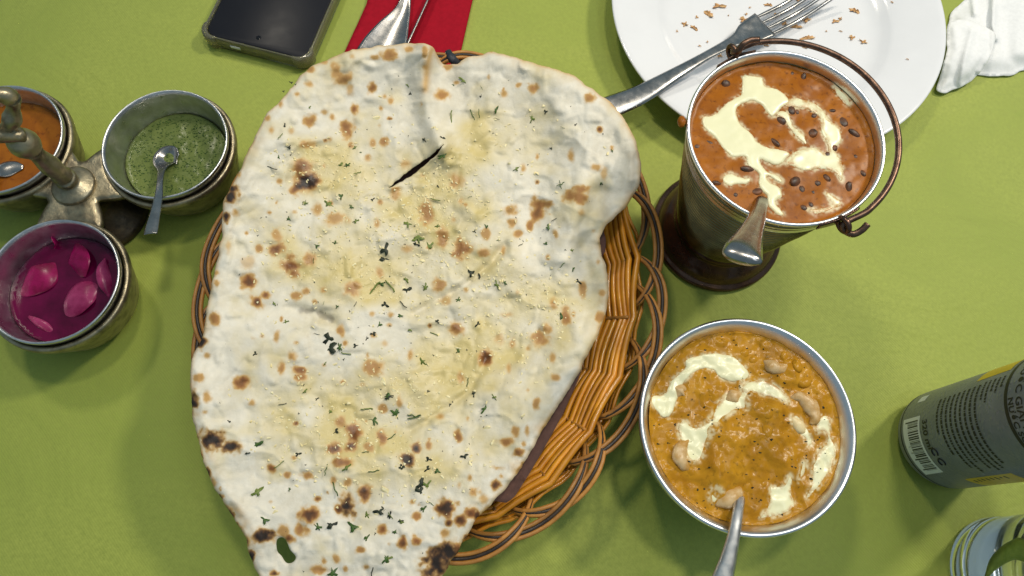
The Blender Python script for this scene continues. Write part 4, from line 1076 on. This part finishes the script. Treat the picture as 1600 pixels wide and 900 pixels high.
# chutney spoons
path = [at(278, 236, 2.85), at(270, 240, 2.78), at(261, 246, 2.78), at(256, 254, 2.88), at(253, 264, 3.2), at(250, 282, 4.05), at(248, 305, 4.75), at(243, 330, 5.3), at(237, 356, 5.75), at(235, 366, 5.9)]
V, F = ribbon(path, [0.5, 1.35, 1.65, 1.35, 0.6, 0.42, 0.5, 0.62, 0.78, 0.76], [0.07] * 4 + [0.12] * 6, [0.05, 0.22, 0.3, 0.2, 0.03, 0, -0.02, -0.03, -0.03, -0.03])
mk('chutney_spoon', V, F, M['cutlery'], None, 'small steel teaspoon resting in the green mint chutney', 'spoon')
path = [at(36, 261, 3.15), at(22, 262, 3.1), at(8, 265, 3.15), at(-8, 270, 3.3), at(-25, 278, 3.8), at(-60, 295, 5.0), at(-90, 310, 6.0)]
V, F = ribbon(path, [0.3, 0.95, 1.1, 0.7, 0.42, 0.5, 0.6], [0.08] * 7, [0.02, -0.1, -0.14, -0.05, 0, 0, 0])
mk('chutney_spoon', V, F, M['cutlery'], None, 'small steel teaspoon lying in the orange sauce', 'spoon')

# ================================================================== PHONE
pa = math.radians(-10.5)
px_, py_ = np.array([math.cos(pa), math.sin(pa)]), np.array([-math.sin(pa), math.cos(pa)])
p0 = at(318, 66, 0.3)[:2]
PW, PL, PHT = 8.0, 16.6, 1.15
phone = empty('mobile_phone', (*(p0 + px_ * PW / 2 + py_ * PL / 2), 0), 'black screened phone in a clear bumper case lying on the cloth', 'phone')
def rrect(w, l, r, n=8, x0=0, y0=0):
    out = []
    for cx, cy, a0 in ((w - r, r, -90), (w - r, l - r, 0), (r, l - r, 90), (r, r, 180)):
        for i in range(n + 1):
            q = math.radians(a0 + 90 * i / n); out.append((x0 + cx + r * math.cos(q), y0 + cy + r * math.sin(q)))
    return np.array(out)
def prism(loops):
    """stack of closed 2d loops [(pts, z)] with equal counts, capped"""
    n_ = len(loops[0][0]); V = []; F = []
    for pts, z_ in loops:
        for x, y in pts: V.append((*(p0 + px_ * x + py_ * y), z_))
    for i in range(len(loops) - 1):
        for k in range(n_):
            k2 = (k + 1) % n_
            F.append((i * n_ + k, i * n_ + k2, (i + 1) * n_ + k2, (i + 1) * n_ + k))
    F.append(tuple(range(n_))[::-1]); F.append(tuple(range((len(loops) - 1) * n_, len(loops) * n_)))
    return np.array(V), F
g = lambda e, r: rrect(PW - 2 * e, PL - 2 * e, r, 8, e, e)
V, F = prism([(g(0.42, 0.6), 0.16), (g(0.30, 0.75), 0.3), (g(0.28, 0.75), 0.8), (g(0.36, 0.7), 0.96)])
mk('phone_body', V, F, M['phone_body'], phone)
V, F = prism([(g(0.25, 0.76), 0.965), (g(0.25, 0.76), 1.0), (g(0.30, 0.72), 1.02)])
mk('screen', V, F, M['screen'], phone)
# case: a tray with raised lip
V1 = prism([(g(0.12, 0.9), 0.0), (g(0.02, 0.95), 0.08), (g(0.0, 0.95), 0.6), (g(0.03, 0.95), 1.05), (g(0.07, 0.93), PHT), (g(0.16, 0.86), PHT - 0.02), (g(0.20, 0.84), 1.0), (g(0.20, 0.84), 0.14)])
mk('clear_case', *V1, M['case'], phone)
for (cx, cy, a0) in ((0.95, 0.95, 180), (PW - 0.95, 0.95, 270)):       # bumper corners
    V = []; F = []
    nn = 12
    for i in range(nn + 1):
        q = math.radians(a0 - 12 + 114 * i / nn)
        f_ = math.sin(math.pi * i / nn) ** 0.35 if 0 < i < nn else 0.0
        for r_, z_ in ((0.9, 0.02), (0.97 + 0.13 * f_, 0.1), (0.98 + 0.18 * f_, 0.6), (0.97 + 0.15 * f_, 1.1), (0.92 + 0.05 * f_, 1.2 + 0.02 * f_), (0.78, 1.17)):
            V.append((*(p0 + px_ * (cx + r_ * math.cos(q)) + py_ * (cy + r_ * math.sin(q))), z_))
    for i in range(nn):
        for k in range(5):
            F.append((i * 6 + k, (i + 1) * 6 + k, (i + 1) * 6 + k + 1, i * 6 + k + 1))
    mk('corner_bumper', V, F, M['case'], phone)
V, F = lathe([(0.16, 1.021), (0.17, 1.028), (0.11, 1.032), (0.03, 1.03)], (*(p0 + px_ * PW * 0.5 + py_ * 1.0), 0), 32)
mk('camera_hole', V, F, mat('lens', (0.004, 0.004, 0.006), None, 0.05), phone)
V, F = prism([(rrect(0.75, 0.05, 0.02, 2, PW * 0.27, -0.02), 0.5), (rrect(0.75, 0.05, 0.02, 2, PW * 0.27, -0.02), 0.75)])
mk('port_opening', V, F, M['white_print'], phone)

# ================================================================== RED NAPKIN, SPOON AND KNIFE
RN = [(583, -40), (573, 6), (540, 78), (525, 112), (560, 128), (640, 130), (700, 132), (712, 108), (721, 75), (738, 0), (748, -40)]
w = at_np(np.array(RN, float), 0.2)[:, :2]
P, T, D = patch2d(resample(w, 0.3), [], 0.35)
V3 = np.c_[P, 0.22 + 0.10 * fbm(P[:, 0] * 0.5, P[:, 1] * 0.5, 3, 91)]; Vb = np.c_[P, np.full(len(P), 0.015)]
mk('red_napkin', *slab(V3, T, Vb), M['red'], None, 'folded red paper napkin under the cutlery at the back', 'napkin')
path = [at(648, -60, 0.95), at(641, -25, 0.85), at(635, -6, 0.75), at(628, 18, 0.7), at(614, 44, 0.72), at(600, 72, 0.75), at(588, 98, 0.8), at(576, 125, 0.85)]
V, F = ribbon(path, [0.75, 0.7, 0.72, 1.25, 2.35, 3.2, 3.3, 2.0], [0.16, 0.18, 0.16, 0.13, 0.11, 0.1, 0.1, 0.1], [-0.05, -0.02, 0.05, 0.16, 0.3, 0.4, 0.38, 0.15], n=9, cross=15)
mk('table_spoon', V, F, M['cutlery'], None, 'polished table spoon on the red napkin, bowl half under the naan', 'spoon')
kd = at(640, 62, 0.7) - at(672, -8, 0.7); kd /= np.linalg.norm(kd)
k0 = at(677, -18, 0.62)
path = [k0 - kd * 6, k0, k0 + kd * 3, k0 + kd * 6, k0 + kd * 8]
V, F = ribbon(path, [0.16, 0.2, 0.22, 0.22, 0.1], [0.9, 1.0, 1.0, 1.0, 0.6], [0] * 5, n=5, cross=7, up=(0.35, 0.15, 0.92))
mk('table_knife', V, F, M['cutlery'], None, 'thin table knife on its edge beside the spoon on the red napkin', 'knife')

# ================================================================== PLATE, CRUMBS, FORK, TISSUE
LC = (17.35, 38.0)
V, F = lathe([(0.03, 0.1), (6.2, 0.1), (6.6, 0.03), (6.9, 0.1), (8.2, 0.65), (10.6, 1.45), (11.9, 1.86), (12.06, 1.96), (12.04, 2.05), (11.92, 2.08), (11.6, 2.02), (10.0, 1.62), (8.75, 1.28), (8.45, 1.12), (8.1, 0.85), (7.6, 0.62), (7.0, 0.5), (5, 0.45), (0.03, 0.45)], (LC[0], LC[1], 0), 140)
plate = mk('dinner_plate', V, F, M['porcelain'], None, 'white porcelain plate with crumbs at the back right', 'plate', org=(LC[0], LC[1], 0))
def plate_z(x, y):
    return float(np.interp(math.hypot(x - LC[0], y - LC[1]), [0, 5, 7.0, 7.6, 8.1, 8.45, 8.75, 10, 11.6, 12], [0.45, 0.45, 0.5, 0.62, 0.85, 1.12, 1.28, 1.62, 2.02, 2.06]))
CR = [(405, 55, 26, 34), (440, 25, 38, 22), (315, 93, 22, 22), (350, 107, 24, 18), (537, 77, 34, 18), (772, 77, 32, 20), (735, 103, 36, 20), (882, 82, 20, 18), (903, 73, 12, 18), (957, 42, 30, 26), (948, 145, 26, 16), (990, 160, 24, 14), (782, 145, 34, 24), (755, 152, 18, 12),
      (690, 90, 30, 18), (630, 20, 24, 16), (360, 67, 12, 10), (547, 55, 10, 8), (770, 182, 14, 8), (740, 165, 10, 8), (720, 165, 10, 10), (700, 165, 8, 8), (285, 120, 8, 8), (400, 160, 7, 7), (905, 120, 10, 5), (370, 175, 9, 7), (620, 172, 26, 8), (1160, 222, 8, 5), (660, 60, 20, 14), (745, 5, 16, 12), (1105, 2, 8, 6), (560, 30, 7, 7), (480, 60, 6, 6), (800, 40, 7, 6), (850, 120, 7, 6), (445, 212, 20, 14)]
crM = [mesh_of('naan_crumb', leaf_shape(300 + i, 2 + i % 3), M['crumb'], False) for i in range(6)]
rs = np.random.RandomState(17)
CL = {0: 'upright flake of browned naan on the left half of the plate', 1: 'brown naan flake nearest the plate back at left of the fork', 2: 'browned naan crumb, leftmost of the larger ones on the plate',
      3: 'browned naan crumb just right of the leftmost large one on the plate', 4: 'wide brown crumb close beside the fork neck on the plate', 5: 'brown naan crumb just beside the fork tines on the plate',
      6: 'wide naan flake partly under the fork tines', 9: 'darkest naan crumb alone right of the fork tines', 10: 'pale naan crumb, rightmost but one of the larger ones on the plate',
      11: 'brown naan crumb, rightmost of the larger ones on the plate', 12: 'chunky naan crumb between the fork tines and the bronze pail'}
for i, (a_, b_, w_, h_) in enumerate(CR):
    u_, v_ = 940 + a_ / 2.424, b_ / 2.424
    p = at(u_, v_, 0.5); p = at(u_, v_, plate_z(p[0], p[1])); p[2] = plate_z(p[0], p[1]) + 0.06
    sx, sy = w_ / 2.424 / 21.5, h_ / 2.424 / 19.0
    o = place('naan_crumb', crM[i % 6], None, p, (0, 0, rs.uniform(-0.5, 0.5)), (sx * 1.25, sy * 1.45, max(sx, sy) * 1.2 + 0.1), label=CL.get(i, 'tiny browned naan crumb scattered on the white plate'), cat='crumb', group='crumbs on the plate')
fork = empty('dinner_fork', at(1100, 90, 1.0), 'steel dinner fork lying across the white plate, handle under the naan', 'fork')
fp = [at(925, 181, 2.1), at(952, 168, 2.35), at(1000, 148, 2.5), at(1060, 113, 2.45), at(1110, 84, 2.1), at(1150, 63, 1.75), at(1170, 52, 1.55), at(1196, 38, 1.35)]
V, F = ribbon(fp, [1.75, 1.7, 1.45, 0.95, 0.72, 1.0, 1.9, 2.35], [0.16, 0.17, 0.2, 0.22, 0.24, 0.2, 0.18, 0.16], [-0.06, -0.07, -0.07, -0.05, 0, 0.06, 0.12, 0.1], n=8, cross=11)
mk('handle', V, F, M['cutlery'], fork)
r0, r1 = at(1192, 40, 1.36), at(1288, -14, 1.45)
fd = r1 - r0; fs = np.cross(fd / np.linalg.norm(fd), [0, 0, 1.0])
for k in range(4):
    o_ = (k - 1.5) * 0.60
    P = [r0 + fs * o_ * 0.96 + fd * t + np.array([0, 0, hz]) for t, hz in ((-0.02, -0.06), (0.25, -0.28), (0.5, -0.36), (0.75, -0.2), (1.0, 0.15), (1.12, 0.35))]
    V, F = tube(smooth_path(P, 5), np.interp(np.linspace(0, 1, 26), [0, 0.15, 0.8, 1], [0.10, 0.16, 0.14, 0.05]), 8, flat=0.7)
    mk('tine', V, F, M['cutlery'], fork)

# two crumpled paper tissues
def tissue(poly, hfun, label, step=3.5, seed=1):
    o2 = resample(smooth_path([(x, y, 0) for x, y in poly], 4, True)[:, :2], step)
    o2 = o2 + np.c_[fbm(o2[:, 0] / 12, o2[:, 1] / 12, 2, seed), fbm(o2[:, 0] / 12, o2[:, 1] / 12, 2, seed + 1)] * 3
    P, T, D = patch2d(o2, [], step)
    z_ = hfun(P, D)
    V3 = at_np(P, z_); Vb = V3.copy(); Vb[:, 2] = np.maximum(Vb[:, 2] - 0.05, 0.02)
    V3[:, 2] = np.maximum(V3[:, 2], Vb[:, 2] + 0.04)
    mk('paper_tissue', *slab(V3, T[:, ::-1], Vb), M['tissue'], None, label, 'tissue', 'tissues beside the plate')
def ridge(P, pts, w, a): return a * np.exp(-(segdist(P, np.array(pts, float), False) / w) ** 2)
tissue([(1484, 26), (1498, 8), (1530, -10), (1600, -30), (1700, -40), (1720, 60), (1650, 98), (1600, 110), (1582, 117), (1560, 119), (1530, 117), (1500, 110), (1486, 70)],
       lambda P, D: 0.12 + 0.6 * sstep(0, 30, D) + 0.12 * fbm(P[:, 0] / 40, P[:, 1] / 40, 3, 33) + ridge(P, [(1553, -10), (1551, 40), (1556, 60)], 5, 0.45) + ridge(P, [(1520, 0), (1523, 22)], 4, 0.25)
       + ridge(P, [(1600, 10), (1590, 80)], 14, 0.15) - ridge(P, [(1570, 20), (1575, 90)], 10, 0.12), 'large rumpled white paper tissue at the back right corner', seed=3)
tissue([(1482, 38), (1510, 30), (1535, 40), (1553, 50), (1556, 62), (1548, 88), (1532, 112), (1516, 128), (1498, 137), (1478, 144), (1466, 143), (1463, 135), (1471, 112), (1480, 75)],
       lambda P, D: 1.2 + 0.3 * sstep(0, 16, D) - 0.9 * sstep(85, 140, P[:, 1]) + 0.25 * fbm(P[:, 0] / 30, P[:, 1] / 30, 3, 37) + ridge(P, [(1520, 45), (1508, 90), (1500, 130)], 5, 0.18)
       - ridge(P, [(1500, 50), (1490, 120)], 9, 0.12) + ridge(P, [(1551, 50), (1550, 80), (1530, 112)], 3, 0.22), 'small folded white tissue corner tucked beside the plate', seed=5)

# ================================================================== CAN
AC = (26.8, 8.0); AR = 2.9
can = empty('drink_can', (AC[0], AC[1], 0), 'tall grey drink can with barcode and yellow panels at right', 'can')
V, F = lathe([(1.6, 0.35), (2.0, 0.12), (2.2, 0.02), (2.32, 0.03), (2.45, 0.15), (2.62, 0.42), (2.78, 0.72), (2.87, 1.0), (AR, 1.3), (AR, 12.6), (2.84, 13.0), (2.6, 13.7), (2.5, 14.1), (2.55, 14.3), (2.58, 14.4), (2.5, 14.45), (2.4, 14.3)], (AC[0], AC[1], 0), 120)
mk('can_shell', V, F, M['can'], can)
V, F = lathe([(0.03, 14.12), (2.2, 14.12), (2.35, 14.2), (2.42, 14.3)], (AC[0], AC[1], 0), 60)
mk('can_lid', V, F, M['alu'], can)
V, F = tube(smooth_path([(AC[0] + 0.2 + 0.55 * math.cos(q), AC[1] + 0.9 * math.sin(q) - 0.5, 14.22) for q in np.linspace(0, 6.283, 13)[:-1]], 3, True), 0.09, 6, closed=True)
mk('pull_tab', V, F, M['alu'], can)
def can_r(z_):
    return float(np.interp(z_, [0.42, 0.72, 1.0, 1.3], [2.62, 2.78, 2.87, AR]))
def on_can(ad, z_, lift=0.012):
    q = math.radians(ad); r_ = can_r(z_) + lift
    return (AC[0] + r_ * math.cos(q), AC[1] + r_ * math.sin(q), z_)
def can_quad(a0, z0, a1, z1, lift=0.012, nz=None, slant=0.0):
    na = max(2, int(abs(a1 - a0) / 3) + 1); nz = nz or max(2, int(abs(z1 - z0) / 0.5) + 1)
    V = [on_can(a0 + (a1 - a0) * i / na + slant * (j / nz), z0 + (z1 - z0) * j / nz, lift) for j in range(nz + 1) for i in range(na + 1)]
    F = [(j * (na + 1) + i, j * (na + 1) + i + 1, (j + 1) * (na + 1) + i + 1, (j + 1) * (na + 1) + i) for j in range(nz) for i in range(na)]
    return np.array(V), F
mk('barcode_label', *can_quad(164, 1.55, 232, 3.3, 0.010), M['white_print'], can)
rs = np.random.RandomState(77)
bars = []; a_ = 168.5
while a_ < 228:
    wd = rs.choice([0.35, 0.6, 1.0, 1.5]); bars.append(can_quad(a_, 2.05 if (a_ - 168) % 7 > 1 else 1.8, a_ + wd, 3.12, 0.016)); a_ += wd + rs.choice([0.5, 0.8, 1.3])
mk('barcode_bars', *join(*bars), M['black'], can)
mk('dark_base_line', *can_quad(120, 1.22, 262, 1.34, 0.008), M['black'], can)
mk('yellow_panel', *can_quad(108, 7.75, 139, 10.35, 0.010, slant=-2), M['yellow_print'], can)
mk('yellow_panel', *can_quad(247, 4.1, 275, 7.9, 0.010), M['yellow_print'], can)
bars = [can_quad(250 + 2 * rs.rand(), 4.5 + 0.36 * i, 254 + 3 * rs.rand(), 4.62 + 0.36 * i, 0.016) for i in range(8)]
mk('panel_marks', *join(*bars), M['black'], can)
mk('band_line', *can_quad(100, 10.62, 262, 10.86, 0.010), M['black'], can)
mk('white_emblem', *can_quad(133, 2.3, 143, 3.1, 0.010), M['white_print'], can)
bars = []
for i in range(9):                                              # block of small print
    z_ = 8.3 - i * 0.42; a0 = 147 + i * 0.4; a1 = (232, 238, 240, 236, 226, 240, 232, 214, 190)[i]
    q = a0
    while q < a1:
        wd = rs.uniform(1.2, 5.0); bars.append(can_quad(q, z_, min(q + wd, a1), z_ + 0.17, 0.014, nz=1)); q += wd + 0.9
for i in range(5):
    z_ = 8.75 + i * 0.36; q = 145; a1 = (166, 170, 160, 163, 158)[i]
    while q < a1:
        wd = rs.uniform(1.2, 4.0); bars.append(can_quad(q, z_, min(q + wd, a1), z_ + 0.15, 0.014, nz=1)); q += wd + 0.9
mk('small_print', *join(*bars), M['black'], can)
def can_text(txt, ad, z_, size, material, bold=0.0):
    cu = bpy.data.curves.new('print_text', 'FONT'); cu.body = txt; cu.size = size; cu.offset = bold; cu.resolution_u = 3
    to = bpy.data.objects.new('print_text', cu); COL.objects.link(to)
    dg = bpy.context.evaluated_depsgraph_get()
    me = bpy.data.meshes.new_from_object(to.evaluated_get(dg))
    bpy.data.objects.remove(to, do_unlink=True)
    bm = bmesh.new(); bm.from_mesh(me)
    bmesh.ops.triangulate(bm, faces=bm.faces)
    V = [on_can(ad + math.degrees(v_.co.x / AR), z_ + v_.co.y, 0.018) for v_ in bm.verts]
    bm.verts.index_update()
    F = [tuple(v_.index for v_ in f.verts) for f in bm.faces]
    bm.free(); bpy.data.meshes.remove(me)
    if len(V): return mk('lettering', V, F, material, can, smooth=False)
can_text('NƯỚC GIẢI KHÁT', 133, 11.45, 0.62, M['black'], 0.012)
can_text('NƯỚC SODA', 172, 10.93, 0.5, M['black'], 0.012)
can_text('320 ml', 170, 3.62, 0.62, M['black'], 0.015)
for ad in (207.5, 219.5):                                       # recycling arrows
    pts = []
    for q in np.linspace(0.5, 5.6, 16):
        pts.append(on_can(ad + math.degrees(0.22 * math.cos(q) / AR), 4.0 + 0.22 * math.sin(q), 0.02))
    V, F = tube(pts, 0.045, 5)
    mk('recycling_mark', V, F, M['black'], can)

# ================================================================== GLASS OF SODA WITH LIME
GC = (29.9, 0.55)
glass = empty('drinking_glass', (GC[0], GC[1], 0), 'clear thick-based tumbler of soda water in the near right corner', 'glass')
V, F = lathe([(0.03, 0.12), (2.2, 0.1), (2.9, 0.03), (3.15, 0.06), (3.24, 0.2), (3.26, 0.9), (3.2, 1.25), (3.24, 1.6), (3.5, 6), (3.75, 11.0), (3.72, 11.1), (3.62, 11.1), (3.58, 11.0), (3.34, 6), (3.02, 1.9), (2.8, 1.45), (2.2, 1.25), (0.03, 1.2)], (GC[0], GC[1], 0), 96)
mk('tumbler', V, F, M['glass'], glass)
V, F = lathe([(0.03, 1.21), (2.2, 1.262), (2.81, 1.46), (3.03, 1.9), (3.345, 6), (3.48, 8.8), (3.3, 8.72), (0.03, 8.72)], (GC[0], GC[1], 0), 80)
mk('soda_water', V, F, M['soda'], None, 'clear soda water filling the near right tumbler', 'soda water', org=(GC[0], GC[1], 1.2))
path = [(28.2, 0.4, 2.3), (28.4, 1.0, 3.0), (28.9, 1.4, 3.9), (29.6, 1.5, 4.9), (30.4, 1.3, 5.8)]
V, F = ribbon(path, [0.2, 0.6, 0.75, 0.6, 0.2], [0.2] * 5, [-0.1, -0.2, -0.25, -0.2, -0.1], up=(-0.8, 0.1, 0.5))
mk('lime_peel', V, F, M['lime'], None, 'curl of green lime peel inside the soda tumbler', 'lime')
for (x, y, z_, s_) in ((30.6, -0.3, 4.2, 0.95),):
    bm = bmesh.new(); bmesh.ops.create_cube(bm, size=1.9 * s_); bmesh.ops.bevel(bm, geom=bm.edges[:], offset=0.25, segments=3, affect='EDGES')
    bmesh.ops.rotate(bm, verts=bm.verts, matrix=Matrix.Rotation(x * 3, 3, Vector((0.3, 1, 0.5)).normalized()))
    bm.verts.index_update()
    V = np.array([v_.co[:] for v_ in bm.verts]) + (x, y, z_); F = [tuple(v_.index for v_ in f.verts) for f in bm.faces]; bm.free()
    mk('ice_cube', V, F, M['ice'], None, 'clear ice cube floating in the near right soda tumbler', 'ice cube')
